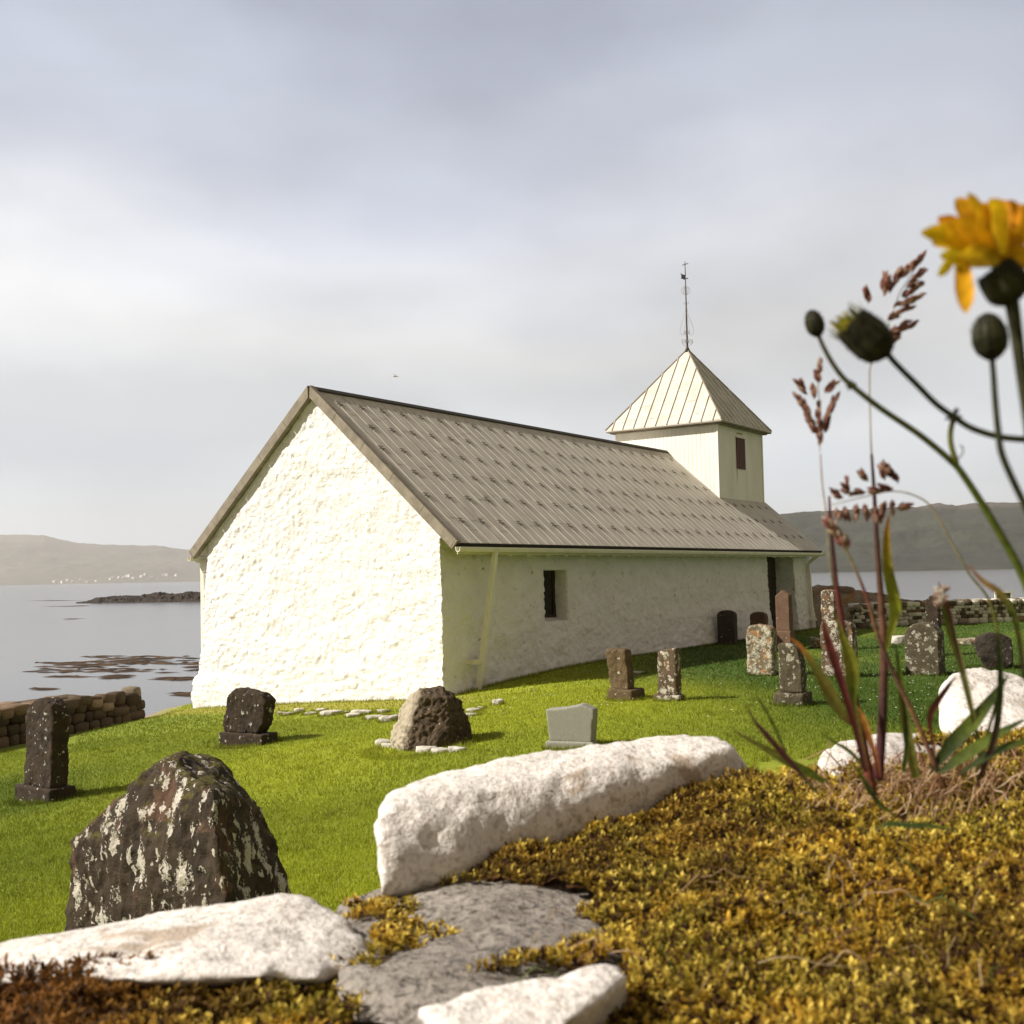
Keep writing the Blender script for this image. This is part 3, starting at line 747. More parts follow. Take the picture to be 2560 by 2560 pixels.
# downpipes
def pipe(name, pts, wd=.085):
    mb = MB()
    for a, b in zip(pts[:-1], pts[1:]):
        a, b = Vector(a), Vector(b); t = (b-a).normalized(); u = t.cross(Vector((0, 1, 0))); u = Vector((1, 0, 0)) if u.length < .1 else u.normalized(); v = t.cross(u)
        vs_ = [a+u*i*wd/1+v*j*wd for i, j in ((-1, -1), (1, -1), (1, 1), (-1, 1))]+[b+u*i*wd+v*j*wd for i, j in ((-1, -1), (1, -1), (1, 1), (-1, 1))]
        mb.add(vs_, [(0, 3, 2, 1), (4, 5, 6, 7), (0, 1, 5, 4), (1, 2, 6, 5), (2, 3, 7, 6), (3, 0, 4, 7)])
    return mb
d1 = pipe('downpipe', [(1.22, -.53, ZE-.18), (.86, -.27, -.06)], .05); dp1 = d1.build('downpipe', M['white_paint'], ch)
mb = MB(); mb.box((.66, -.34, .56), (.98, -.24, .66)); mb.box((.66, -.26, .57), (.72, .1, .65)); mb.build('bracket', M['white_paint'], dp1)
d2 = pipe('downpipe', [(21.75, -.5, ZE-.18), (21.75, -.12, ZE-.45), (21.75, -.20, .1)], .05); dp2 = d2.build('downpipe', M['white_paint'], ch)
mb = MB(); mb.box((21.55, -.3, .55), (21.95, -.1, .62)); mb.build('bracket', M['white_paint'], dp2)
d3 = pipe('downpipe', [(.22, WD+.45, ZE-.18), (.16, WD+.34, ZE-.50), (.10, WD+.24, .2), (.10, WD+.16, -.2)], .06); d3.build('downpipe', M['white_paint'], ch)

# tower
TX0, TX1, TY0, TY1 = 17.9, 22.0, YC-2.05, YC+2.05; TZ = 7.86
def boarded(x0, x1, y0, y1, z0, z1):
    pts = []
    def edge(ax, ay, bx, by):
        L_ = math.hypot(bx-ax, by-ay); n_ = int(round(L_/.165)); ux, uy = (bx-ax)/L_, (by-ay)/L_; nx_, ny_ = -uy, ux
        for k in range(n_):
            a = L_*k/n_; 
            if k: pts.append((ax+ux*(a-.007), ay+uy*(a-.007))); pts.append((ax+ux*a+nx_*.010, ay+uy*a+ny_*.010)); pts.append((ax+ux*(a+.007), ay+uy*(a+.007)))
            else: pts.append((ax, ay))
    edge(x0, y0, x1, y0); edge(x1, y0, x1, y1); edge(x1, y1, x0, y1); edge(x0, y1, x0, y0)
    mb = MB(); n_ = len(pts); mb.add([(p[0], p[1], z0) for p in pts]+[(p[0], p[1], z1) for p in pts], [(i, (i+1) % n_, n_+(i+1) % n_, n_+i) for i in range(n_)]); return mb
tw = boarded(TX0, TX1, TY0, TY1, 4.4, TZ).build('tower', M['tower_paint'], ch)
e = .03
for x_, y_ in ((TX0, TY0), (TX0, TY1), (TX1, TY0), (TX1, TY1)):
    mb = MB(); mb.box((x_-e, y_-e, 4.4), (x_+e, y_+e, TZ-.01)); mb.build('corner_board', M['tower_paint'], tw)
sx0, sx1, sz0, sz1 = TX0+1.61, TX0+2.36, 6.20, 7.34
mb = MB()
for k in range(4): mb.box((sx0+k*.19, TY0-.045, sz0), (sx0+k*.19+.18, TY0-.005, sz1))
sh = mb.build('shutter', M['shutter'], tw)
mb = MB(); mb.box((sx0-.07, TY0-.10, sz1+.0), (sx1+.07, TY0-.005, sz1+.05)); mb.build('lintel_board', M['tower_paint'], sh)
mb = MB()
for z in (sz0+.22, sz1-.26): mb.box((sx0, TY0-.052, z), (sx1-.02, TY0-.045, z+.045))
mb.build('hinge', M['iron'], sh)
# rust run below the shutter: a stain with a shape of its own
M['rust'] = simple('rust_stain', (.42, .29, .12), .8, .2, 20)
rst = MB(); rst.add([(sx0-.0, TY0-.0225, sz0-.01), (sx0+.07, TY0-.0225, sz0-.01), (sx0+.055, TY0-.0225, sz0-.3), (sx0+.03, TY0-.0225, sz0-.62), (sx0+.015, TY0-.0225, sz0-.3)], [(0, 4, 3, 2, 1)])
rst.add([(sx0+.05, TY0-.0225, sz1+.14), (sx1-.1, TY0-.0225, sz1+.16), (sx1-.16, TY0-.0225, sz1+.22), (sx0+.1, TY0-.0225, sz1+.2)], [(0, 1, 2, 3)])
for v_ in range(len(rst.V)): rst.V[v_] = (rst.V[v_][0], TY0-.004, rst.V[v_][2])
rst.build('rust_stain', M['rust'], tw)
# tower roof: pyramid with slight bellcast, seams, hips
TR0 = 7.80; OV = .30; AP = 10.97; XC = (TX0+TX1)/2
def pyr(face, u, t, up=0):
    """face 0:-x 1:-y 2:+x 3:+y ; u in m along the eave from centre; t 0 eave..1 apex"""
    H = 2.05+OV; r_ = H*(1-t)
    hgt = TR0+(AP-TR0)*(t if t > .12 else t*.88+0*.0)
    sl = math.atan2(AP-TR0, H); o = up*math.sin(sl); zz = TR0+(AP-TR0)*t+up*math.cos(sl)
    a = [(XC-r_-o, YC-u), (XC+u, YC-r_-o), (XC+r_+o, YC+u), (XC-u, YC+r_+o)][face]; return Vector((a[0], a[1], zz))
mb = MB(); H = 2.05+OV
ap = (XC, YC, AP); cs4 = [(XC-H, YC-H, TR0), (XC+H, YC-H, TR0), (XC+H, YC+H, TR0), (XC-H, YC+H, TR0)]
cb4 = [(a, b, c-.05) for a, b, c in cs4]
mb.add(cs4+cb4+[ap], [(0, 1, 8), (1, 2, 8), (2, 3, 8), (3, 0, 8), (4, 5, 1, 0), (5, 6, 2, 1), (6, 7, 3, 2), (7, 4, 0, 3), (7, 6, 5, 4)])
for f in range(4):
    u = -H+.28
    k = 0
    while u < H-.1:
        tmax = 1-abs(u)/H-.01
        if tmax > .03:
            a = [pyr(f, u-.016, -.004, .001), pyr(f, u+.016, -.004, .001), pyr(f, u+.016, tmax, .001), pyr(f, u-.016, tmax, .001)]
            b = [pyr(f, u-.010, -.004, .04), pyr(f, u+.010, -.004, .04), pyr(f, u+.010, tmax, .04), pyr(f, u-.010, tmax, .04)]
            mb.add(a+b, [(4, 5, 6, 7), (0, 4, 7, 3), (1, 2, 6, 5), (0, 1, 5, 4), (2, 3, 7, 6)])
            for tt in ((.10, .42, .74) if k % 2 else (.27, .58)):
                if tt < min(tmax, 1-abs(u+.46)/H)-.03:
                    a = [pyr(f, u+.03, tt, .001), pyr(f, u+.42, tt, .001), pyr(f, u+.42, tt+.008, .001), pyr(f, u+.03, tt+.008, .001)]
                    b = [pyr(f, u+.03, tt, .012), pyr(f, u+.42, tt, .012), pyr(f, u+.42, tt+.008, .012), pyr(f, u+.03, tt+.008, .012)]
                    mb.add(a+b, [(4, 5, 6, 7), (0, 4, 7, 3), (1, 2, 6, 5), (0, 1, 5, 4), (2, 3, 7, 6)])
        u += .455; k += 1
troof = mb.build('tower_roof', M['tower_roof'], ch)
mb = MB()
for c in cs4: mb.tube([Vector(c)+Vector((0, 0, .02)), Vector(ap)+Vector((0, 0, .01))], .028, 6)
mb.build('hip_ridge', M['verge'], troof)
mb = MB(); mb.box((XC-H+.01, YC-H+.01, TR0-.085), (XC+H-.01, YC+H-.01, TR0-.052)); mb.box((XC-H+.13, YC-H+.13, TR0-.13), (XC+H-.13, YC+H-.13, TR0-.086)); mb.build('eave_board', M['verge'], troof)
# weather vane
CP = Vector((XC, YC, 0)); wv = None
mb = MB(); mb.tube([(XC, YC, AP-.1), (XC, YC, AP+.12)], [.12, .03], 10); mb.tube([(XC, YC, AP), (XC, YC, 12.3), (XC, YC, 14.40)], [.034, .028, .014], 8)
vane = mb.build('weather_vane', M['iron'], ch, smooth=True)
RI = Matrix.Rotation(-RZ, 3, 'Z')       # world directions expressed in the church frame
ex = RI @ Vector((1, 0, 0)); ey = RI @ Vector((0, 1, 0)); ez = Vector((0, 0, 1))
def vp(a, z, b=0): return CP+ex*a+ey*b+ez*z
mb = MB(); mb.tube([vp(-.11, 14.25), vp(.12, 14.32)], .014, 6); mb.build('cross_arm', M['iron'], vane)
mb = MB(); fl = [vp(0, 13.93, 0), vp(-.10, 13.96, .03), vp(-.17, 14.02, .06), vp(-.14, 13.88, .05), vp(-.17, 13.82, .06), vp(-.05, 13.76, .02), vp(0, 13.72, 0)]
fl = [p-ez*.06 for p in fl]; nn = len(fl)
fb = [p+ey*.012 for p in fl]; mb.add(fl+fb, [tuple(range(nn)), tuple(range(2*nn-1, nn-1, -1))]+[(i, (i+1) % nn, nn+(i+1) % nn, nn+i) for i in range(nn)])
mb.tube([vp(0, 13.72), vp(.09, 13.735)], .01, 5); mb.tube([vp(.05, 13.73), vp(.11, 13.74)], [.028, .008], 6)
mb.build('flag', M['black'], vane)
mb = MB()
for an in (0, 65, 115):
    d = ex*math.cos(R(an))+ey*math.sin(R(an)); mb.tube([CP+ez*(13.26+.165*math.sin(t))+d*(.165*math.cos(t)) for t in np.linspace(0, 2*math.pi, 25)[:-1]], .007, 5, closed=True)
mb.build('orb', M['fine_iron'], vane)
mb = MB()
def spiral(cx, cz, r0, turns, sgn, d, start=0):
    return [CP+d*(cx+sgn*r0*(1-t*.85)*math.cos(start+t*turns*2*math.pi))+ez*(cz+r0*(1-t*.85)*math.sin(start+t*turns*2*math.pi)) for t in np.linspace(0, 1, 26)]
for an in (0, 90):
    d = ex*math.cos(R(an+10))+ey*math.sin(R(an+10))
    for sg in (-1, 1):
        mb.tube(spiral(sg*.11, 11.28, .10, 1.7, sg, d, -1.2), .006, 4)
        mb.tube(spiral(sg*.085, 11.62, .075, 1.6, sg, d, 1.2), .006, 4)
        mb.tube(curve([CP+d*sg*a+ez*z for a, z in ((.03, 12.55), (.08, 12.3), (.2, 11.98), (.27, 11.72), (.26, 11.6), (.19, 11.53), (.08, 11.56))], 5), .005, 4)
        mb.tube(curve([CP+d*sg*a+ez*z for a, z in ((.2, 11.36), (.22, 11.26), (.16, 11.16), (.03, 11.08))], 5), .006, 4)
        mb.tube(curve([CP+d*sg*a+ez*z for a, z in ((.02, 12.74), (.06, 12.73), (.10, 12.78), (.08, 12.80))], 4), .007, 4)
mb.build('scrollwork', M['fine_iron'], vane)

# ------------------------------------------------------------------ gravestones
def lineX(px, py, p, d):
    """walk from p along horizontal d until the point lies in picture column px (as seen at row py)"""
    rr = ray(px, py); # vertical plane through the camera and this ray (column approx.)
    up = ray(px, py-400); n_ = rr.cross(up)
    o = Vector((0, 0, CZ)); return -(p-o).dot(n_)/d.dot(n_)
def axes(a):
    a = R(a); back = Vector((math.sin(a), math.cos(a), 0)); right = Vector((back.y, -back.x, 0)); return right, back
def slab(prof, xl, xr, xs, yb, name, mat, parent, base_pt=None, a=34.9, voxel=.03, amp=.02, freq=6, seed=1, zlift=0, taper=0, smooth=3, lean=0, leanx=0, sunk=.12, smin=None, tmin=.05):
    """prof: list of (u 0..1, y pixel row) front outline from bottom-left clockwise over the top"""
    right, back = axes(a)
    p0 = base_pt or G(xr, yb)                                  # front, right, bottom
    wd = -lineX(xl, yb, p0, -right) if False else lineX(xl, yb, p0, -right)
    tk = max(tmin, lineX(xs, yb, p0, back)); wd = abs(wd)
    dep = (p0-Vector((0, 0, CZ))).dot(R3 @ Vector((0, 0, -1)))
    fr = []
    for u, y in prof:
        h = (yb-y)/F*dep+zlift
        if y >= yb: h = -sunk+zlift if zlift == 0 else zlift
        q = p0-right*wd*(1-u)+Vector((0, 0, h))+back*(lean*max(h, 0))+right*(leanx*max(h, 0)); fr.append(q)
    bk = [q+back*tk for q in fr]
    m2, V, Nn = remeshed(prism_bm(fr, bk), voxel, smooth)
    V = rough(V, Nn, amp, freq, seed); V = rough(V, Nn, amp*.45, freq*3.3, seed+5, 3, True)
    base = (fr[0]+fr[-1]+bk[0]+bk[-1])/4
    return m2, V, p0, wd, tk, dep
def stone(label, prof, xl, xr, xs, yb, mat, plinth=None, a=34.9, mat2=None, group='gravestones standing on the churchyard lawn', **k):
    """plinth=(xl,xr,xs,ytop,ybase)"""
    root = empty('gravestone', (0, 0, 0)); tag(root, label, 'gravestone', group)
    if plinth:
        m2, V, p0, wd, tk, dep = slab([(0, plinth[4]), (0, plinth[3]), (1, plinth[3]), (1, plinth[4])], plinth[0], plinth[1], plinth[2], plinth[4], 'plinth', mat, root, a=a, voxel=k.get('voxel', .03), amp=k.get('pamp', .012), seed=k.get('seed', 1)+50, smooth=2)
        right, back = axes(a)
        root.location = p0-right*wd/2+back*tk/2
        finish(m2, V, 'plinth', mat2 or mat, root, tuple(root.location))
        ph = (plinth[4]-plinth[3])/F*dep
        k.pop('pamp', None)
        # front right corner of the slab stands on the plinth top, centred in its thickness
        q = p0+Vector((0, 0, ph))-right*0
        s1 = lineX(xr, yb, q+back*tk*.18, -right); q = q+back*tk*.18-right*s1
        m2, V, p1, w1, t1, d1 = slab(prof, xl, xr, xs, yb, 'slab', mat, root, base_pt=q, a=a, sunk=.0, **k)
        finish(m2, V-np.array([0, 0, .01]), 'slab', mat, root, tuple(root.location))
    else:
        k.pop('pamp', None)
        m2, V, p0, wd, tk, dep = slab(prof, xl, xr, xs, yb, 'slab', mat, root, a=a, **k)
        right, back = axes(a); root.location = p0-right*wd/2+back*tk/2
        finish(m2, V, 'slab', mat, root, tuple(root.location))
    return root
def arch(yb, ytop, ysh, n=9, sk=0):
    o = [(0, yb)]
    for i in range(n+1):
        t = math.pi*(1-i/n); o.append((.5+.5*math.cos(t)+sk*math.sin(t), ysh-(ysh-ytop)*math.sin(t)))
    o.append((1, yb)); return o
stone('tall dark round-topped gravestone at the left edge, in front of the dry stone wall', arch(1976, 1752, 1800), 58, 127, 171, 1976, M['basalt'], plinth=(34, 124, 190, 1976, 2008), voxel=.025, amp=.03, freq=5, seed=2, leanx=.05, pamp=.015)
stone('squat dark block gravestone on low plinth in front of the gable, dotted with white lichen', [(0, 1832), (-.02, 1815), (.12, 1742), (.35, 1722), (.62, 1730), (.95, 1731), (1.10, 1750), (1.02, 1808), (.85, 1834)], 557, 655, 682, 1834, M['basalt'], plinth=(546, 656, 696, 1838, 1864), voxel=.025, amp=.035, freq=4, seed=3, leanx=.0, a=28)
stone('modern smooth grey granite gravestone with a wavy top, nearest the long white capstone', [(.03, 1856), (-.05, 1777), (.35, 1773), (.6, 1767), (.78, 1762), (.9, 1768), (1.06, 1776), (1.0, 1858)], 1370, 1479, 1491, 1857, M['grey_granite'], plinth=(1363, 1482, 1494, 1857, 1871), voxel=.018, amp=.002, freq=3, seed=4, smooth=1, pamp=.003, a=20)
stone('rough brown block gravestone on a wide plinth, left of the pair by the wall', [(.1, 1724), (0, 1627), (.3, 1621), (.95, 1624), (1, 1724)], 1520, 1572, 1588, 1724, M['brown_stone'], plinth=(1517, 1580, 1614, 1726, 1753), voxel=.025, amp=.03, freq=6, seed=5, leanx=-.06)
stone('brown gravestone blotched with white lichen, right one of the pair by the long wall', [(.0, 1740), (.05, 1629), (.5, 1623), (1, 1619), (1, 1740)], 1644, 1692, 1706, 1738, M['spotted'], plinth=(1633, 1698, 1712, 1739, 1754), voxel=.025, amp=.015, freq=6, seed=6)
stone('dark stained round-shouldered gravestone standing close against the long white wall', arch(1612, 1526, 1538), 1793, 1837, 1846, 1612, M['dark_stone'], voxel=.03, amp=.02, freq=6, seed=7)
stone('small reddish brown gravestone half hidden behind the pale lichened slab', arch(1605, 1530, 1540), 1875, 1915, 1923, 1605, M['red_stone'], voxel=.03, amp=.015, freq=6, seed=8)
stone('pale gravestone crusted all over with grey white and orange lichen', arch(1690, 1563, 1578), 1868, 1934, 1945, 1690, M['lichen_full'], voxel=.025, amp=.03, freq=7, seed=9)
stone('tall slim reddish gravestone with a pointed top by the church doorway', [(0, 1578), (0, 1491), (.5, 1476), (1, 1489), (1, 1578)], 1940, 1975, 1984, 1578, M['red_stone'], plinth=(1935, 1978, 1990, 1577, 1625), voxel=.025, amp=.004, freq=4, seed=10, smooth=1, pamp=.006)
stone('dark brown gravestone with broken sloping shoulder on a heavy rough plinth', [(0, 1736), (-.02, 1614), (.15, 1610), (.6, 1612), (.85, 1624), (1, 1660), (1, 1736)], 1948, 2005, 2018, 1736, M['olive_stone'], plinth=(1933, 2009, 2033, 1735, 1767), voxel=.025, amp=.02, freq=6, seed=11, pamp=.02)
stone('wide lichened gravestone behind the red and green grass leaves', arch(1694, 1552, 1568), 2054, 2135, 2146, 1694, M['spotted'], voxel=.025, amp=.03, freq=6, seed=12)
stone('narrow tall gravestone spotted with round white lichen, rising behind the wide lichened one', arch(1625, 1474, 1484), 2056, 2090, 2099, 1625, M['spotted'], voxel=.025, amp=.02, freq=7, seed=13)
stone('broad round-arched gravestone with pale rosettes of lichen near the right boulder', arch(1690, 1558, 1590), 2264, 2350, 2365, 1690, M['olive_stone'], voxel=.025, amp=.012, freq=6, seed=14)
stone('tall dark gravestone with pointed top standing behind the round-arched one', [(0, 1640), (0, 1503), (.45, 1489), (1, 1502), (1, 1640)], 2317, 2349, 2357, 1640, M['basalt'], voxel=.025, amp=.006, freq=5, seed=15, smooth=2)

# boulders used as memorial stones
def hull_stone(name, pts, mat, voxel, amp, freq, seed, label=None, cat=None, group=None, smooth=5, parent=None, ridge=.4, loc=None):
    c = sum((Vector(p) for p in pts), Vector())/len(pts); c.z = min(p[2] for p in pts)
    loc = loc if loc is not None else (tuple(c) if parent is None else tuple(parent.location))
    m2, V, Nn = remeshed(hull_bm(pts), voxel, smooth); V = rough(V, Nn, amp, freq, seed); V = rough(V, Nn, amp*ridge, freq*3.1, seed+3, 4, True)
    o = finish(m2, V, name, mat, parent, loc)
    if label: tag(o, label, cat, group)
    return o
# big dark boulder, foreground left
D0 = 7.0
pts = []
for px, py, D in ((150, 2560, 7.75), (183, 2099, 7.65), (250, 2048, 7.55), (300, 2018, 7.45), (372, 1935, 7.35), (397, 1899, 7.3), (440, 1890, 7.35), (533, 1985, 6.75), (540, 2085, 6.65), (570, 2250, 6.6), (585, 2560, 6.55),
                  (545, 1899, 7.75), (598, 1952, 7.7), (668, 2030, 7.5), (683, 2096, 7.5), (720, 2215, 7.5), (735, 2560, 7.5), (460, 1887, 7.85), (260, 2080, 8.2), (300, 2560, 8.4), (650, 2560, 8.3)):
    pts.append(P(px, py, D))
big = hull_stone('memorial_boulder', pts, M['basalt_big'], .022, .045, 3.4, 21, 'big rough dark boulder streaked with white lichen and topped with moss', 'boulder', smooth=0, ridge=.6)
# sunlit brightness painted as pale colour on the left flank; lichen spots over it
fm, fnt, fb_ = new_mat('sunlit_flank_basalt'); fg = N(fnt)
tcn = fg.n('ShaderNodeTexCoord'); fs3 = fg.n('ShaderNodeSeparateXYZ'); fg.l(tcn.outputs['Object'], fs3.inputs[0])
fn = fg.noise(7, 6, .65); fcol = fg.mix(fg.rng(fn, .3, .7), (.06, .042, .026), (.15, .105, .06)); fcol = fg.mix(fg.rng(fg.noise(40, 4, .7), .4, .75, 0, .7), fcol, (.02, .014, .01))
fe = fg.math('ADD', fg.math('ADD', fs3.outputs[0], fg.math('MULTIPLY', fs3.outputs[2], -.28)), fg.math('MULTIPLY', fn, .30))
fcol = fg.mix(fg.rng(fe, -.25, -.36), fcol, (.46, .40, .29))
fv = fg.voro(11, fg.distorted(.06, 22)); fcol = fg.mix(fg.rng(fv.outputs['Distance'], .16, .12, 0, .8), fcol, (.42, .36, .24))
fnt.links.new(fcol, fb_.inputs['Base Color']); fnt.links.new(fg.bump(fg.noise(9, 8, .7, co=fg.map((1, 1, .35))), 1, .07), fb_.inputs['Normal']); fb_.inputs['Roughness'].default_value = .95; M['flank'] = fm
# boulder in front of the gable corner on a ring of pale footing stones
g0 = G(1085, 1872)
root = empty('memorial_boulder', tuple(g0+Vector((0, .2, 0)))); tag(root, 'brown ridged boulder with a sunlit left flank, on pale footing stones before the gable', 'boulder')
D = g0.y
pts = [P(x, y, D+d) for x, y, d in ((982, 1880, .55), (978, 1834, .55), (1001, 1776, .6), (1027, 1738, .5), (1052, 1718, .4), (1028, 1800, .1), (1020, 1885, .0), (1104, 1716, .4), (1050, 1740, .15), (1120, 1745, .05), (1145, 1744, .45), (1166, 1789, .5), (1187, 1872, .55), (1126, 1885, -.05), (1080, 1888, -.08), (1000, 1885, .8), (1170, 1880, .95), (1100, 1722, .75), (1040, 1735, .75))]
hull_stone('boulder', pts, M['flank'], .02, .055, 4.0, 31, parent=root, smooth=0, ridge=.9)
for i, (x, y, s) in enumerate(((958, 1862, .13), (975, 1868, .12), (1000, 1870, .14), (1030, 1876, .12), (1065, 1880, .14), (1105, 1882, .14), (1140, 1880, .13))):
    g_ = G(x, y); q = [g_+Vector((math.cos(t)*s*random.uniform(.8, 1.3), math.sin(t)*s*.8*random.uniform(.8, 1.2)+.08, z_)) for t in np.linspace(0, 6, 7) for z_ in (-.08, random.uniform(.03, .08))]
    hull_stone('footing_stone', q, M['white_stone'], .02, .01, 12, 40+i, parent=root, smooth=2)
# low stones in the turf along the gable
fs_group = 'flat pale stones half sunk in the turf by the gable'
def turf_stone(x, y, sx, sy, h, i, mat, label, cat='stone', group=None, name='flat_stone'):
    g_ = G(x, y); q = [g_+Vector((math.cos(t)*sx*random.uniform(.75, 1.25), math.sin(t)*sy*random.uniform(.8, 1.2), z_)) for t in np.linspace(0, 5.6, 8) for z_ in (-.1, h*random.uniform(.6, 1))]
    return hull_stone(name, q, mat, .02 if sx < .5 else .03, .012, 10, 60+i, label, cat, group, smooth=2)
for i, (x, y, sx) in enumerate(((703, 1785, .10), (722, 1788, .15), (748, 1782, .12), (775, 1786, .18), (802, 1780, .14), (828, 1788, .22), (858, 1784, .16), (885, 1792, .14), (905, 1786, .22), (940, 1796, .24), (960, 1782, .12), (975, 1803, .18), (1172, 1790, .20), (1185, 1780, .14), (1245, 1762, .10), (1205, 1772, .08))):
    turf_stone(x, y, sx, sx*.7, .05+.03*(i % 3), i, M['white_stone'], 'flat pale stone half sunk in the turf at the foot of the gable', group=fs_group)
for x, y, sx, h, lab in ((2045, 1620, .20, .33, 'low lichened stone block left of the wide lichened gravestone'), (2249, 1611, .28, .28, 'low pale stone block left of the round-arched gravestone'), (2397, 1612, .20, .18, 'low rubble stone nearest the round-arched gravestone'), (2420, 1612, .28, .2, 'low rubble stone touching the leaning dark boulder'), (1592, 1684, .22, .06, 'thin pale stone lying in grass behind the pair of gravestones')):
    turf_stone(x, y, sx, .2, h, int(x) % 97, M['white_stone'] if 'pale' in lab else M['lichen_full'], lab, 'stone', name='low_stone')
g_ = G(2470, 1674); D = g_.y
hull_stone('memorial_boulder', [P(x, y, D+d) for x, y, d in ((2432, 1610, .1), (2440, 1590, .2), (2468, 1581, .2), (2500, 1582, .2), (2530, 1600, .2), (2535, 1660, 0), (2500, 1680, 0), (2470, 1680, 0), (2445, 1640, 0), (2440, 1600, .6), (2520, 1590, .7), (2520, 1670, .7), (2465, 1672, .6))], M['dark_stone'], .025, .02, 6, 77, 'dark rounded boulder leaning over at the right edge behind the white capstone', 'boulder', smooth=3)

# longer tufts left by the mower round the stones, along the walls and in loose clumps
r = np.random.default_rng(55); Vs, Cs = [], []
def tufts(cx, cy, sx, sy, n, h):
    a = r.uniform(0, 2*np.pi, n); q = r.uniform(.85, 1.2, n); X = cx+np.cos(a)*sx*q; Y = cy+np.sin(a)*sy*q; Z = terr(X, Y); hh = h*r.uniform(.3, 1.1, n); wd_ = r.uniform(.006, .012, n); b = r.uniform(0, 6.28, n)
    V = np.empty((n, 3, 3)); dx, dy = np.cos(b)*wd_/2, np.sin(b)*wd_/2; V[:, 0] = np.stack([X-dx, Y-dy, Z-.01], -1); V[:, 1] = np.stack([X+dx, Y+dy, Z-.01], -1); V[:, 2] = np.stack([X+r.normal(0, .4, n)*hh, Y+r.normal(0, .4, n)*hh, Z+hh], -1)
    c = lawn_col(X, Y)*r.uniform(.6, 1.1, (n, 1)); dry = r.random(n) < .12; c[dry] = (.40, .34, .12); Vs.append(V.reshape(-1, 3)); Cs.append(np.repeat(c, 3, 0))
for o in list(sc.objects):
    if o.parent is None and o.get('category') in ('gravestone', 'boulder', 'stone'):
        bb = [o.matrix_world @ Vector(c) for ch_ in ([o] if o.type == 'MESH' else list(o.children)) for c in ch_.bound_box] if o.type == 'MESH' else [Vector(o.location)+Vector(c) for ch_ in o.children for c in ch_.bound_box]
        if o.type == 'MESH': bb = [Vector(o.location)+Vector(c) for c in o.bound_box]
        x0, x1, y0, y1 = min(b.x for b in bb), max(b.x for b in bb), min(b.y for b in bb), max(b.y for b in bb)
        tufts((x0+x1)/2, (y0+y1)/2, (x1-x0)/2*.95, (y1-y0)/2*.95, int(900*(x1-x0+y1-y0)), .085)
L_ = np.linspace(0, 22, 700)
for l_ in L_:
    p = A0+DL*l_+DU*.24; tufts(p.x, p.y, .07, .07, 12, .10)
for t in np.linspace(0, 7.5, 240):
    p = A0-DL*.26-DU*t; tufts(p.x, p.y, .08, .08, 9, .08)
for i in range(260):
    Y_ = r.uniform(7.5, 32); X_ = Y_*r.uniform(-.4, .42)
    if seg_dist(X_, Y_) > 1: tufts(X_, Y_, .05, .05, 40, .075)
V = np.concatenate(Vs); tag(mesh_np('grass', V, np.arange(len(V)).reshape(-1, 3), M['blade'], col=np.concatenate(Cs)), 'longer uncut grass tufts round the stones and wall feet', 'grass', kind='stuff')

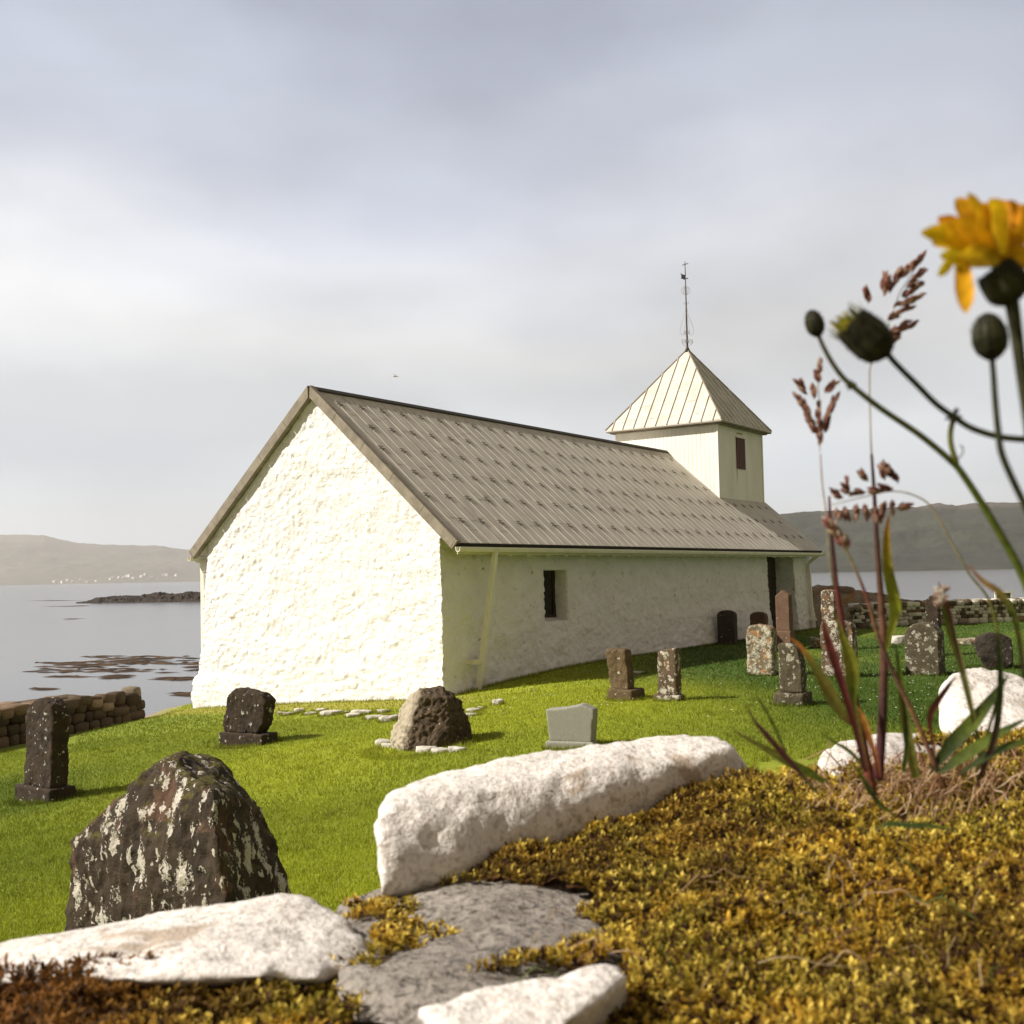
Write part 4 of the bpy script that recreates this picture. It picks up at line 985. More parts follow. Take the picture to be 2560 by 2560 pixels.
# ------------------------------------------------------------------ dry stone walls
def rubble_wall(name, p0, p1, h0, h1, thick, size, cols, label, seed, parent_mat, jitter=.25, top_cap=None):
    r = random.Random(seed); p0, p1 = Vector(p0), Vector(p1); L_ = (p1-p0).length; d = (p1-p0).normalized(); nrm = Vector((d.y, -d.x, 0))
    root = empty(name, tuple(p0)); tag(root, label, 'wall')
    V = []; Fc = []; C = []
    tmpl = bmesh.new(); bmesh.ops.create_icosphere(tmpl, subdivisions=2, radius=1); tv = np.array([v.co for v in tmpl.verts]); tf = np.array([[v.index for v in f.verts] for f in tmpl.faces]); tmpl.free()
    def put(c, sx, sy, sz, col):
        q = tv.copy(); q = np.sign(q)*np.abs(q)**.40;  q *= 1+.11*fbm(tv*1.7+r.uniform(0, 99), 3, r.randint(0, 99))[:, None]
        an = r.uniform(-.25, .25); x, z = q[:, 0].copy(), q[:, 2].copy(); q[:, 0] = x*math.cos(an)-z*math.sin(an)*.6; q[:, 2] = z*math.cos(an)+x*math.sin(an)*.6
        q = q*np.array([sx, sy, sz]); w_ = np.array(d)*q[:, :1]+np.array(nrm)*q[:, 1:2]+np.array([0, 0, 1])*q[:, 2:]
        V.append(w_+np.array(c)-np.array(p0)); Fc.append(tf+len(tv)*(len(V)-1)); C.append(np.tile(col, (len(tv), 1)))
    for face in (1, -1):
        z = 0.0; row = 0
        while z < max(h0, h1):
            rh = size*r.uniform(.6, 1.35)*(1.25 if row == 0 else 1); x = r.uniform(-.3, 0)
            while x < L_:
                ln = rh*r.uniform(.9, 2.0); t = min(1, max(0, (x+ln/2)/L_)); hh = h0+(h1-h0)*t
                if z+rh*.6 < hh:
                    b = p0+d*(x+ln/2)+nrm*face*(thick/2-rh*.35); gz = th(b.x, b.y)
                    put((b.x, b.y, gz+z+rh/2-.03), ln*.50, rh*.62, rh*.51, r.choices([c for c, _ in cols], [w_ for _, w_ in cols])[0])
                x += ln
            z += rh*.95; row += 1
        if face == 1: pass
    # top stones
    x = 0
    while x < L_:
        ln = size*r.uniform(1, 2.2); yy = -thick/2+size*.4
        while yy < thick/2-size*.2:
            t = x/L_; b = p0+d*(x+ln/2)+nrm*yy; gz = th((p0+d*(x+ln/2)).x, (p0+d*(x+ln/2)).y)
            put((b.x, b.y, gz+h0+(h1-h0)*t-size*.30+r.uniform(-.02, .03)), ln*.56, size*.75, size*.38, r.choices([c for c, _ in (top_cap or cols)], [w_ for _, w_ in (top_cap or cols)])[0]); yy += size*1.1
        x += ln
    # end stones
    for e, sgn in ((p0, -1), (p1, 1)):
        z = 0
        while z < (h0 if sgn < 0 else h1)-size*.6:
            for yy in np.arange(-thick/2+size*.5, thick/2-size*.3, size*1.3):
                b = e-d*sgn*size*.35+nrm*yy; put((b.x, b.y, th(b.x, b.y)+z+size/2), size*.5, size*.72, size*.56, r.choices([c for c, _ in cols], [w_ for _, w_ in cols])[0])
            z += size*.95
    o = mesh_np('stonework', np.concatenate(V), np.concatenate(Fc), M['stone_mix'], root, col=np.concatenate(C), smooth=True)
    mb = MB(); k = 12
    a = thick/2-size*.45
    ring = []
    for i in range(k+1):
        q = p0+d*(size*.5+(L_-size)*i/k); gz = th(q.x, q.y); hh = h0+(h1-h0)*i/k-size*.5
        ring.append([q+nrm*a+Vector((0, 0, gz-.6-q.z)), q+nrm*a+Vector((0, 0, gz+hh-q.z)), q-nrm*a+Vector((0, 0, gz+hh-q.z)), q-nrm*a+Vector((0, 0, gz-.6-q.z))])
    b = [v-p0 for rg in ring for v in rg]; fs = []
    for i in range(k):
        for j in range(4): fs.append((i*4+j, i*4+(j+1) % 4, i*4+4+(j+1) % 4, i*4+4+j))
    fs += [(0, 1, 2, 3), tuple(4*k+i for i in (3, 2, 1, 0))]
    mb.add(b, fs, (.04, .03, .02)); mb.build('core', M['stone_mix'], root)
    return root
dk = [((.055, .038, .024), 3), ((.085, .058, .034), 3), ((.12, .082, .05), 2), ((.10, .06, .03), 1), ((.2, .16, .11), .3)]
lt = [((.10, .075, .045), 3), ((.16, .12, .075), 4), ((.30, .25, .18), 3), ((.58, .55, .46), 5), ((.24, .15, .08), 1.5), ((.76, .73, .64), 3.5)]
pe = G(334, 1803); pl = Vector((-10.55, 22.9, 0))
dW = (pl-Vector((pe.x, pe.y, 0))).normalized(); pfar = Vector((pe.x, pe.y, 0))+dW*12
nW = Vector((dW.y, -dW.x, 0))
rubble_wall('dry_stone_wall', tuple(Vector((pe.x, pe.y, 0))+Vector((-.40, .42, 0))), tuple(pfar+Vector((-.40, .42, 0))), .84, .95, .95, .31, dk, 'dark weathered dry stone wall ending beside the sea at the left', 5, None, top_cap=[((.25, .18, .12), 2), ((.18, .12, .07), 2), ((.1, .07, .04), 2), ((.38, .32, .25), 1)])
a_, b_ = G(2150, 1571), G(2500, 1556)
dd = (b_-a_).normalized()
rubble_wall('dry_stone_wall', (a_.x, a_.y+.25, 0), tuple(Vector((a_.x, a_.y+.25, 0))+Vector((dd.x, dd.y, 0))*15), .88, .86, .6, .165, lt, 'dry stone wall of mottled white and brown stones behind the graves at the right', 6, None)

# rock outcrop between church and wall
pts = []
D = 43.5
m2pts = [(1960, 1480, 45), (2000, 1472, 45), (2040, 1473, 44), (2110, 1476, 44), (2170, 1487, 43), (2215, 1497, 43), (2250, 1506, 43), (1990, 1580, 42.2), (2060, 1582, 41.5), (2120, 1582, 40.6), (2165, 1580, 40.6), (2230, 1560, 42), (2040, 1530, 42), (2120, 1530, 41.6), (1980, 1500, 49), (2100, 1500, 49), (2260, 1530, 48), (1960, 1600, 48), (2250, 1590, 48)]
oc = hull_stone('rock_outcrop', [P(*p) for p in m2pts], M['outcrop'], .09, .30, .55, 90, 'brown craggy rock mound between the church and the pale dry stone wall', 'rock', smooth=1, ridge=.6)
# loose boulders piled along its crest
tpl = bmesh.new(); bmesh.ops.create_icosphere(tpl, subdivisions=2, radius=1); tv = np.array([v.co for v in tpl.verts]); tf = np.array([[v.index for v in f.verts] for f in tpl.faces]); tpl.free()
r = random.Random(3); V = []; Fc = []; C = []
for i in range(230):
    px = r.uniform(2015, 2300); yt = np.interp(px, [2000, 2110, 2215, 2300], [1476, 1478, 1500, 1512]); q = P(px, yt+r.uniform(0, 13), r.uniform(43.2, 46)); s = r.uniform(.08, .24)
    v = np.sign(tv)*np.abs(tv)**.8*(1+.25*fbm(tv*1.2+i*3.3, 3, i))[:, None]*np.array([s*1.3, s, s*.8]); V.append(v+np.array(q)); Fc.append(tf+len(tv)*i); cc = r.choice([(.12, .09, .055), (.2, .15, .09), (.08, .06, .04), (.26, .19, .11)]); C.append(np.tile(cc, (len(tv), 1)))
tag(mesh_np('rubble', np.concatenate(V), np.concatenate(Fc), M['stone_mix'], col=np.concatenate(C), smooth=True), 'loose brown rubble heaped along the crest of the rock mound', 'rubble', kind='stuff')

# floodlight at the far wall
g_ = G(2424, 1556); g_.z = th(g_.x, g_.y)
root = empty('floodlight', tuple(g_)); tag(root, 'small black floodlight with pale blue glass tilted up, at the foot of the far wall', 'floodlight')
ax = Vector((-.45, -.35, .82)).normalized(); c0 = Vector((0, 0, .10)); mb = MB(); mb.tube([c0, c0+ax*.26], [.11, .17], 16); mb.build('housing', M['black'], root, smooth=False)
mb = MB(); mb.tube([c0+ax*.262, c0+ax*.268], .15, 16); mb.build('glass', M['lens'], root)
mb = MB(); mb.tube([(0, 0, -.05), (0, 0, .13)], .02, 8); mb.build('stake', M['black'], root)
# white framed board beyond the wall
q = P(2497, 1500, 46); mb = MB(); root = empty('notice_board', (q.x, q.y, th(q.x, q.y))); tag(root, 'white framed notice board showing above the wall at the right edge', 'sign')
z1 = P(2497, 1478, 46).z-root.location.z; mb.box((-.16, -.04, 0), (-.08, .04, z1)); mb.box((.5, -.04, 0), (.58, .04, z1)); mb.box((-.08, -.04, z1-.08), (.5, .04, z1)); mb.build('frame', M['white_paint'], root)
mb = MB(); mb.box((-.08, -.02, z1-.75), (.5, .02, z1-.08)); mb.build('panel', M['wood_black'], root)

# ------------------------------------------------------------------ skerry and seaweed
pts = []; Ds = 345
def sea_D(px, py):
    d = ray(px, py); t = (SEA-CZ)/d.z; return d.y*t
m2pts = []
prof = [(190, 1507, 1506), (215, 1505, 1509), (240, 1499, 1509), (275, 1494, 1509), (310, 1494, 1508), (350, 1493, 1508), (400, 1489, 1508), (450, 1486, 1507), (500, 1482, 1506), (560, 1480, 1505), (620, 1482, 1504), (700, 1490, 1502)]
D1 = 345; xs_ = []; V = []
npx = np.arange(190, 705, 2.0); rows_ = 26
for px in npx:
    yt = np.interp(px, [p[0] for p in prof], [p[1] for p in prof]); hz = P(px, yt, D1+6).z
    for j in range(rows_):
        t = j/(rows_-1); D_ = D1-5+24*t; prf = math.sin(math.pi*min(1, t*1.35)**.8) if t < .74 else math.sin(math.pi*1)**2
        prf = math.sin(math.pi*t)**.7
        x_ = P(px, yt, D_).x; V.append((x_, D_, SEA-.4+(hz-SEA+.4)*prf))
V = np.array(V); V[:, 2] += (1.1*fbm(V*np.array([.22, .3, .1]), 4, 4)+.8*(1-2*np.abs(fbm(V*.6, 4, 5)))-.2)*np.clip((V[:, 2]-SEA+.4)/1.5, 0, 1)
i = (np.arange(len(npx)-1)[:, None]*rows_+np.arange(rows_-1)[None, :]).ravel()
tag(mesh_np('skerry', V, np.stack([i, i+rows_, i+rows_+1, i+1], -1), M['skerry'], smooth=False), 'low dark rocky reef lying in the sea left of the church', 'reef')
# floating seaweed
r = random.Random(9); mb = MB()
bands = [((190, 520), (1640, 1662), 85), ((62, 330), (1655, 1682), 65), ((150, 470), (1672, 1682), 18), ((245, 340), (1688, 1697), 16), ((385, 485), (1693, 1701), 22), ((430, 505), (1732, 1740), 16), ((62, 200), (1500, 1503), 6), ((120, 230), (1514, 1516), 8), ((160, 200), (1546, 1549), 4), ((60, 150), (1720, 1726), 6), ((130, 220), (1690, 1693), 8), ((470, 520), (1655, 1680), 14)]
for (x0, x1), (y0, y1), n_ in bands:
    for _ in range(n_):
        px, py = r.triangular(x0, x1), r.uniform(y0, y1); D_ = sea_D(px, py)
        if D_ > 600 or D_ < 0: continue
        c = P(px, py, D_); sx = r.uniform(.2, 1.1)*D_/90; sy = r.uniform(.10, .38)*D_/90; k = 9; ph = r.uniform(0, 9)
        ring = [(c.x+sx*math.cos(a)*(1+.45*math.sin(3*a+ph)+.2*math.sin(7*a+ph)), c.y+sy*math.sin(a)*(1+.3*math.sin(5*a+ph)), SEA+.01) for a in np.linspace(0, 2*math.pi, 15)[:-1]]
        n2 = len(ring); mb.add([(c.x, c.y, SEA+.07)]+ring, [(0, 1+q, 1+(q+1) % n2) for q in range(n2)], r.choice([(.06, .035, .018), (.10, .06, .03), (.045, .03, .018)]))
tag(mb.build('seaweed', M['stone_mix']), 'brown seaweed floating in patches on the calm sea', 'seaweed', kind='stuff')

# gull
q = P(990, 942, 70); root = empty('seabird', tuple(q)); tag(root, 'tiny seabird gliding in the sky above the roof ridge', 'bird')
mb = MB(); mb.spike((-.2, 0, 0), (1, 0, .1), .4, .045); mb.add([(-.05, 0, .02), (.06, 0, .02), (.02, -.35, .10), (-.08, -.6, .05), (.02, .35, .10), (-.08, .6, .05)], [(0, 1, 2), (0, 2, 3), (1, 0, 4), (0, 5, 4)]); mb.add([(-.2, -.03, 0), (-.2, .03, 0), (-.32, .05, 0), (-.32, -.05, 0)], [(0, 1, 2, 3)])
o = mb.build('body', M['verge'], root); root.rotation_euler = (.35, 0, .35)

# ------------------------------------------------------------------ the near wall: capstones, moss, plants
def hs_(X, Y):
    """height of the near wall's top below the camera"""
    X = np.asarray(X, float); Y = np.asarray(Y, float)
    h = .242-.045*sstep(-.05, .28, X)-.02*sstep(.25, .6, X)
    p = np.stack([X*9, Y*9, X*0], -1).reshape(-1, 3); h = h-.016*fbm(p, 3, 71).reshape(X.shape)
    return h
def S(px, py):
    d = ray(px, py); Y = .7
    for _ in range(30):
        X = d.x/d.y*Y; h = float(hs_(np.array([X]), np.array([Y]))[0]); Y = .5*Y+.5*(-h/(d.z/d.y))
    return X, Y
near = empty('stone_wall', (.15, .9, .7)); tag(near, 'thick near stone wall with white granite capstones, seen along its top', 'wall')
nloc = tuple(near.location)
def cap(ptsd, mat, seed, label=None, voxel=.007, amp=.006, freq=14, smooth=8):
    o = hull_stone('capstone', [P(*p) for p in ptsd], mat, voxel, amp, freq, seed, parent=near, smooth=smooth, ridge=.75)
    if label: o['label'] = label
    return o
cap([(932, 2010, .90), (928, 2060, .88), (940, 2140, .86), (955, 2240, .85), (960, 1985, .95), (1040, 1948, 1.0), (1150, 1913, 1.03), (1310, 1912, 1.06), (1380, 1912, 1.08), (1470, 1902, 1.09), (1560, 1876, 1.12), (1700, 1836, 1.16), (1790, 1832, 1.16), (1852, 1868, 1.12), (1876, 1925, 1.13), (1880, 1990, 1.14), (1500, 2060, 1.10), (1300, 2130, 1.04), (1100, 2230, .955), (1000, 2270, .90), (1050, 2000, 1.10), (1500, 1950, 1.25), (1800, 1900, 1.32), (1500, 2150, 1.15), (1850, 2100, 1.3), (1000, 2250, 1.05)],
    M['cap_white'], 101, 'long white lichened granite capstone', smooth=7)
cap([(-100, 2375, .78), (20, 2362, .80), (200, 2334, .83), (350, 2311, .85), (500, 2286, .85), (600, 2262, .83), (655, 2236, .82), (720, 2230, .80), (790, 2256, .78), (860, 2294, .75), (935, 2345, .72), (945, 2400, .68), (800, 2445, .62), (600, 2440, .60), (400, 2440, .60), (20, 2450, .62), (-100, 2390, .8), (20, 2600, .75), (900, 2560, .75), (300, 2400, .95), (700, 2340, .92)],
    M['cap_white'], 102, 'white humped capstone at the lower left', smooth=7)
cap([(835, 2262, .88), (900, 2240, .92), (1000, 2205, .95), (1200, 2172, .945), (1500, 2165, .935), (1560, 2250, .85), (1600, 2400, .72), (1500, 2520, .62), (1200, 2600, .56), (850, 2600, .56), (830, 2420, .66), (1000, 2400, .9), (1500, 2400, .9)],
    M['cap_grey'], 103, 'dark grey speckled flat stone between moss', amp=.006, smooth=5)
cap([(1040, 2520, .54), (1150, 2472, .56), (1250, 2445, .57), (1400, 2415, .585), (1530, 2388, .60), (1580, 2404, .595), (1580, 2440, .58), (1400, 2580, .51), (1200, 2640, .49), (1060, 2600, .51), (1300, 2700, .6), (1550, 2600, .62)],
    M['cap_white'], 104, 'white stone edge at the bottom of the wall', smooth=4, amp=.005)
cap([(2040, 1925, 1.24), (2050, 1890, 1.3), (2090, 1850, 1.34), (2150, 1834, 1.36), (2250, 1828, 1.38), (2330, 1836, 1.40), (2375, 1862, 1.38), (2390, 1960, 1.25), (2200, 2000, 1.15), (2050, 1990, 1.18), (2100, 1960, 1.55), (2350, 1940, 1.6)],
    M['cap_white'], 105, 'rounded white capstone behind the grass plants')
cap([(2345, 1790, 1.55), (2346, 1720, 1.55), (2370, 1682, 1.56), (2420, 1664, 1.58), (2480, 1668, 1.6), (2560, 1690, 1.6), (2640, 1760, 1.6), (2640, 1860, 1.4), (2360, 1840, 1.45), (2450, 1860, 1.4), (2400, 1800, 1.95), (2600, 1800, 1.95)],
    M['cap_white'], 106, 'tall rough white capstone at the right edge')
# wall body with roughly coursed outer face
mb = MB()
far_edge = [(-1.4, .30), (-.6, .62), (-.30, .82), (.05, .97), (.35, 1.15), (.62, 1.38), (1.0, 1.62), (1.9, 2.0)]
near_edge = [(-1.4, -.15), (-.6, .0), (-.3, .05), (.05, .08), (.35, .12), (.62, .16), (1.0, .25), (1.9, .4)]
m_ = len(far_edge); vs_ = []
for (x, y) in far_edge: vs_ += [(x, y, CZ-.285), (x, y+.05, .2-.4)]
for (x, y) in near_edge: vs_ += [(x, y, CZ-.285), (x, y-.03, .8)]
fs = []
for i in range(m_-1):
    a = 2*i; b = 2*(m_+i); fs += [(a, a+2, a+3, a+1), (a, b, b+2, a+2), (b, b+1, b+3, b+2)]
mb.add(vs_, fs, (.09, .07, .05)); mb.build('core', M['stone_mix'], near, None if False else nloc)
V = []; Fc = []; C = []; r = random.Random(15)
for seg in range(m_-1):
    (x0, y0), (x1, y1) = far_edge[seg], far_edge[seg+1]; L_ = math.hypot(x1-x0, y1-y0); n_ = max(1, int(L_/.22))
    for i in range(n_):
        for j in range(12):
            t = (i+.5+.3*r.uniform(-1, 1))/n_; z_ = .0+j*.18+r.uniform(-.02, .02); s = .13
            v = np.sign(tv)*np.abs(tv)**.75*(1+.12*fbm(tv*1.3+r.uniform(0, 50), 3, 2))[:, None]*np.array([s, s*.7, s*.75]); V.append(v+np.array([x0+(x1-x0)*t, y0+(y1-y0)*t+.02, z_])-np.array(nloc)); Fc.append(tf+len(tv)*(len(V)-1)); C.append(np.tile(r.choice([(.3, .26, .2), (.45, .42, .36), (.2, .16, .11)]), (len(tv), 1)))
mesh_np('stonework', np.concatenate(V), np.concatenate(Fc), M['stone_mix'], near, col=np.concatenate(C), smooth=True)

# moss: an uneven cushion surface and many small leafy shoots
def inpoly(x, y, poly):
    ins = np.zeros(x.shape, bool); n = len(poly)
    for i in range(n):
        ax, ay = poly[i]; bx, by = poly[(i+1) % n]; c = (ay > y) != (by > y)
        with np.errstate(divide='ignore', invalid='ignore'): ins ^= c & (x < (bx-ax)*(y-ay)/(by-ay+1e-12)+ax)
    return ins
POLYS = [
 [(1020, 2215), (1060, 2165), (1130, 2122), (1300, 2078), (1420, 2035), (1500, 2008), (1620, 1985), (1750, 1962), (1830, 1935), (1880, 1918), (1960, 1925), (2100, 1925), (2250, 1905), (2400, 1880), (2700, 1850), (2800, 2800), (1440, 2800), (1440, 2540), (1466, 2472), (1585, 2398), (1530, 2350), (1490, 2300), (1445, 2262), (1500, 2225), (1381, 2195), (1220, 2187)],
 [(850, 2262), (940, 2240), (1050, 2251), (1045, 2290), (960, 2318), (1080, 2300), (1228, 2293), (1169, 2336), (1092, 2395), (982, 2421), (950, 2470), (915, 2520), (880, 2600), (860, 2800), (-200, 2800), (-200, 2490), (62, 2482), (200, 2474), (300, 2460), (400, 2470), (530, 2472), (700, 2474), (850, 2462), (935, 2430), (930, 2340), (960, 2318), (900, 2290)],
 [(1150, 2462), (1250, 2425), (1355, 2382), (1466, 2340), (1545, 2350), (1500, 2392), (1380, 2418), (1250, 2444)],
 [(2275, 1838), (2300, 1822), (2380, 1824), (2460, 1826), (2640, 1815), (2640, 1890), (2440, 1890), (2380, 1850), (2300, 1848)],
]
WP = [[S(*p) for p in pl_] for pl_ in POLYS]
WP_unused = [((lambda v: (v.x, v.y))(P(px, py, 1.38 if py < 1850 else 1.2))) for px, py in POLYS[3]]
r = np.random.default_rng(21)
def moss_mask(X, Y):
    m = np.zeros(X.shape, bool)
    jx = X+.006*fbm(np.stack([X*60, Y*60, X*0], -1).reshape(-1, 3), 2, 1).reshape(X.shape); jy = Y+.008*fbm(np.stack([X*60, Y*60, X*0+5], -1).reshape(-1, 3), 2, 2).reshape(X.shape)
    for pl_ in WP: m |= inpoly(jx, jy, pl_)
    return m
def moss_z(X, Y):
    p = np.stack([X*28, Y*28, X*0], -1).reshape(-1, 3)
    z = CZ-hs_(X, Y)+.001+.011*fbm(p, 3, 33).reshape(X.shape)+.015*(1-sstep(-.12, -.04, X))*(1-sstep(.70, .76, Y))
    return z
# cushion
cell = .008; gx = np.arange(-.5, 1.25, cell); gy = np.arange(.30, 1.6, cell); X, Y = np.meshgrid(gx, gy, indexing='ij'); mk = moss_mask(X, Y)
Z = moss_z(X, Y); ny_ = len(gy); ii, jj = np.nonzero(mk[:-1, :-1] & mk[1:, :-1] & mk[:-1, 1:] & mk[1:, 1:]); a = ii*ny_+jj
Vv = np.stack([X, Y, Z-.008], -1).reshape(-1, 3); Ff = np.stack([a, a+ny_, a+ny_+1, a+1], -1); used = np.unique(Ff); remap = -np.ones(len(Vv), int); remap[used] = np.arange(len(used))
cush_V, cush_F = Vv[used], remap[Ff]
# shoots
n = 230000; X = r.uniform(-.5, 1.2, n); Y = r.uniform(.32, 1.6, n)
inside_view = (np.abs(X) < .56*Y+.05); keep = r.random(n) < np.clip(1.25-.45*Y, .3, 1); m = moss_mask(X, Y) & inside_view & keep; X, Y = X[m], Y[m]; Z = moss_z(X, Y); n = len(X)
K = 7; sz = r.uniform(.0026, .0058, n); 
tone = fbm(np.stack([X*22, Y*22, X*0], -1), 3, 55); tone2 = fbm(np.stack([X*8, Y*8, X*0], -1), 3, 66)
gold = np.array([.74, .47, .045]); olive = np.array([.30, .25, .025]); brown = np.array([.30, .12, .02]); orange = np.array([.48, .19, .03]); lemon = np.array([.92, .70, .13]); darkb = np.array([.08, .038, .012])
left = (1-sstep(-.27, -.10, X))[:, None]; rgt = sstep(.1, .45, X)[:, None]
kk = np.clip(.5+tone*1.3+r.normal(0, .22, n), 0, 1)[:, None]; k2 = np.clip(.45+tone2*1.4+r.normal(0, .15, n), 0, 1)[:, None]
base = (olive*(1-kk)+gold*kk)*(1-left)+(brown*(1-kk)+orange*kk)*left
base = base*(1-.38*k2)+brown*.38*k2
t3 = fbm(np.stack([X*5+3, Y*5, X*0+2], -1), 3, 91); grn = np.clip((t3-.02)*4, 0, 1)[:, None]*(1-left)
base = base*(1-.38*grn)+np.array([.28, .28, .03])*.38*grn
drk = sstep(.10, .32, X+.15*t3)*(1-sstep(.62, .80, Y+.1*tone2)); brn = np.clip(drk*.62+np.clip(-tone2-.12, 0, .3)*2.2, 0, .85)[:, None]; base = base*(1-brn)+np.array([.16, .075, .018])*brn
lm = r.random((n, 1)) < .27*(1-brn); base = np.where(lm & (left < .6), lemon*.9, base); db = r.random((n, 1)) < .24; base = np.where(db, darkb, base)  # random dark brown shoots also put deeper shade into the moss colour
base = base*r.uniform(.75, 1.15, (n, 1))
lv = []; lc = []; lf = []
tilt = r.normal(0, .30, (n, 2)); hgt = r.uniform(.002, .0075, n)+.006*np.clip(tone2, 0, 1)
for k in range(K):
    an = 2*np.pi*k/K+r.uniform(0, 6.28, n); el = r.uniform(.35, 1.35, n); ln = sz*r.uniform(.7, 1.3, n); wd_ = sz*.20
    d = np.stack([np.cos(an)*np.cos(el)+tilt[:, 0]*.6, np.sin(an)*np.cos(el)+tilt[:, 1]*.6, np.sin(el)], -1); side = np.stack([-np.sin(an), np.cos(an), 0*an], -1)
    b0 = np.stack([X+tilt[:, 0]*hgt*.5, Y+tilt[:, 1]*hgt*.5, Z+hgt-.009+.0015*(k % 3)], -1)
    mid = b0+d*ln[:, None]*.55; tip = b0+d*ln[:, None]+np.array([0, 0, 1])*(-.12*ln[:, None])
    q = np.stack([b0-side*wd_[:, None]*.5, b0+side*wd_[:, None]*.5, mid+side*wd_[:, None], tip, mid-side*wd_[:, None]], 1)
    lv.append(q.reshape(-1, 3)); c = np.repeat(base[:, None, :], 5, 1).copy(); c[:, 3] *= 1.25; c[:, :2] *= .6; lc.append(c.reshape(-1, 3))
LV = np.concatenate(lv); LC = np.concatenate(lc); LF = np.arange(len(LV)).reshape(-1, 5)
off = len(cush_V)
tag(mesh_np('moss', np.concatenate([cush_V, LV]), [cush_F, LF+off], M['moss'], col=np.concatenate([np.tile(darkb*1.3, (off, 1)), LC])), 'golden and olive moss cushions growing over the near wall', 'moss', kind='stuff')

# --- plants
GR = (.13, .17, .02); OL = (.20, .20, .035); RED = (.20, .05, .04); PUR = (.10, .045, .04); TAN = (.42, .27, .12); ORG = (.55, .22, .05); PALE = (.5, .42, .26); DKG = (.045, .065, .015)
def lerp3(a, b, t): return tuple(a[i]+(b[i]-a[i])*t for i in range(3))
def grad(cols, n): return [lerp3(cols[min(int(t*(len(cols)-1)), len(cols)-2)], cols[min(int(t*(len(cols)-1)), len(cols)-2)+1], t*(len(cols)-1)-min(int(t*(len(cols)-1)), len(cols)-2)) for t in np.linspace(0, 1, n)]
def leaf(mb, pts, D, wpx, cols, nrm=Vector((0, -1, 0)), dd=0):
    """pts tip->base in picture coordinates at depth D; wpx list of widths in px"""
    n = len(pts); q = curve([P(x, y, D+dd*(1-i/(n-1))) for i, (x, y) in enumerate(pts)], 6); m = len(q)
    w_ = np.interp(np.linspace(0, 1, m), np.linspace(0, 1, len(wpx)), wpx)*D/F; mb.ribbon(q, list(w_*.84), nrm, .35, grad(cols, m))
def stem(mb, pts, D, r0, r1, cols, dd=0, n=7):
    k = len(pts); q = curve([P(x, y, D+dd*(1-i/(k-1))) for i, (x, y) in enumerate(pts)], 6); m = len(q); mb.tube(q, list(np.linspace(r0, r1, m)*D/F), n, cols=grad(cols, m))
    return q
rp_ = random.Random(31)
SPK = [(.28, .11, .08), (.38, .17, .12), (.20, .08, .06), (.46, .25, .18), (.55, .36, .25)]
def spray(mb, c, ang, ln, D, n=7, size=22, spread=.5, cols=SPK, axis_col=PALE):
    """a branchlet with spikelets: c start pixel, ang degrees (0 right, 90 up), ln px"""
    dx, dy = math.cos(R(ang)), -math.sin(R(ang)); n = int(n*2.4); size *= 1.25
    mb.tube([P(c[0], c[1], D), P(c[0]+dx*ln, c[1]+dy*ln, D)], .9*D/F, 4, col=axis_col)
    for i in range(n):
        t = (i+.5)/n; a = ang+rp_.choice((-1, 1))*rp_.uniform(.2, 1)*spread*50*(1-t*.3); s = size*rp_.uniform(.7, 1.15)
        x, y = c[0]+dx*ln*t+rp_.uniform(-3, 3), c[1]+dy*ln*t+rp_.uniform(-3, 3); dz = rp_.uniform(-.002, .002)
        p0 = P(x, y, D+dz); p1 = P(x+math.cos(R(a))*s, y-math.sin(R(a))*s, D+dz+rp_.uniform(-.001, .001)); mb.spike(p0, p1-p0, (p1-p0).length, s*.21*D/F, rp_.choice(cols), 5)
def plant_root(name, px, py, label, cat, group=None):
    X_, Y_ = S(px, py); z_ = float(moss_z(np.array([X_]), np.array([Y_]))[0]); o = empty(name, (X_, Y_, z_)); tag(o, label, cat, group); return o
def PB(mb, name, root, smooth=True): return mb.build(name, M['plant'], root, tuple(root.location), smooth=smooth)
def leafp(root, *a, **k):
    m_b = MB(); leaf(m_b, *a, **k); m_b.build('leaf', M['plant'], root, tuple(root.location), smooth=True)
def stemp(root, *a, **k):
    m_b = MB(); stem(m_b, *a, **k); m_b.build('stem', M['plant'], root, tuple(root.location), smooth=True)
GG = 'flowering grass plants rooted in the moss'
# grass 1: left-most upright panicle
D = .60
g1 = plant_root('grass_plant', 2178, 1985, 'flowering grass with the left-most compact reddish seed head above the church end', 'grass plant', GG)
stemp(g1, [(2051, 1135), (2056, 1210), (2066, 1290), (2074, 1400), (2085, 1470)], D, 1.6, 2.4, [(.45, .25, .16), PALE, OL]); stemp(g1, [(2073, 1240), (2078, 1330), (2092, 1470), (2108, 1570), (2132, 1720), (2158, 1860), (2182, 1985)], D, 3, 13, [RED, PUR, RED, PUR, RED, (.28, .10, .05)])
mb = MB()
for c, a, l, n in (((2049, 1120), 92, 55, 9), ((2040, 1085), 112, 60, 9), ((2058, 1085), 72, 60, 9), ((2022, 1040), 118, 50, 8), ((2068, 1040), 65, 42, 7), ((2045, 1060), 90, 40, 4), ((2018, 985), 125, 30, 5), ((2048, 960), 100, 22, 4), ((2042, 940), 80, 25, 3), ((2062, 985), 50, 28, 4), ((2036, 1000), 95, 20, 3)): spray(mb, c, a, l, D, n, 21)
mb.tube([P(2050, 1130, D), P(2048, 1000, D), P(2043, 930, D)], 1.2*D/F, 5, col=PALE); PB(mb, 'seed_head', g1, False)
mb = MB()
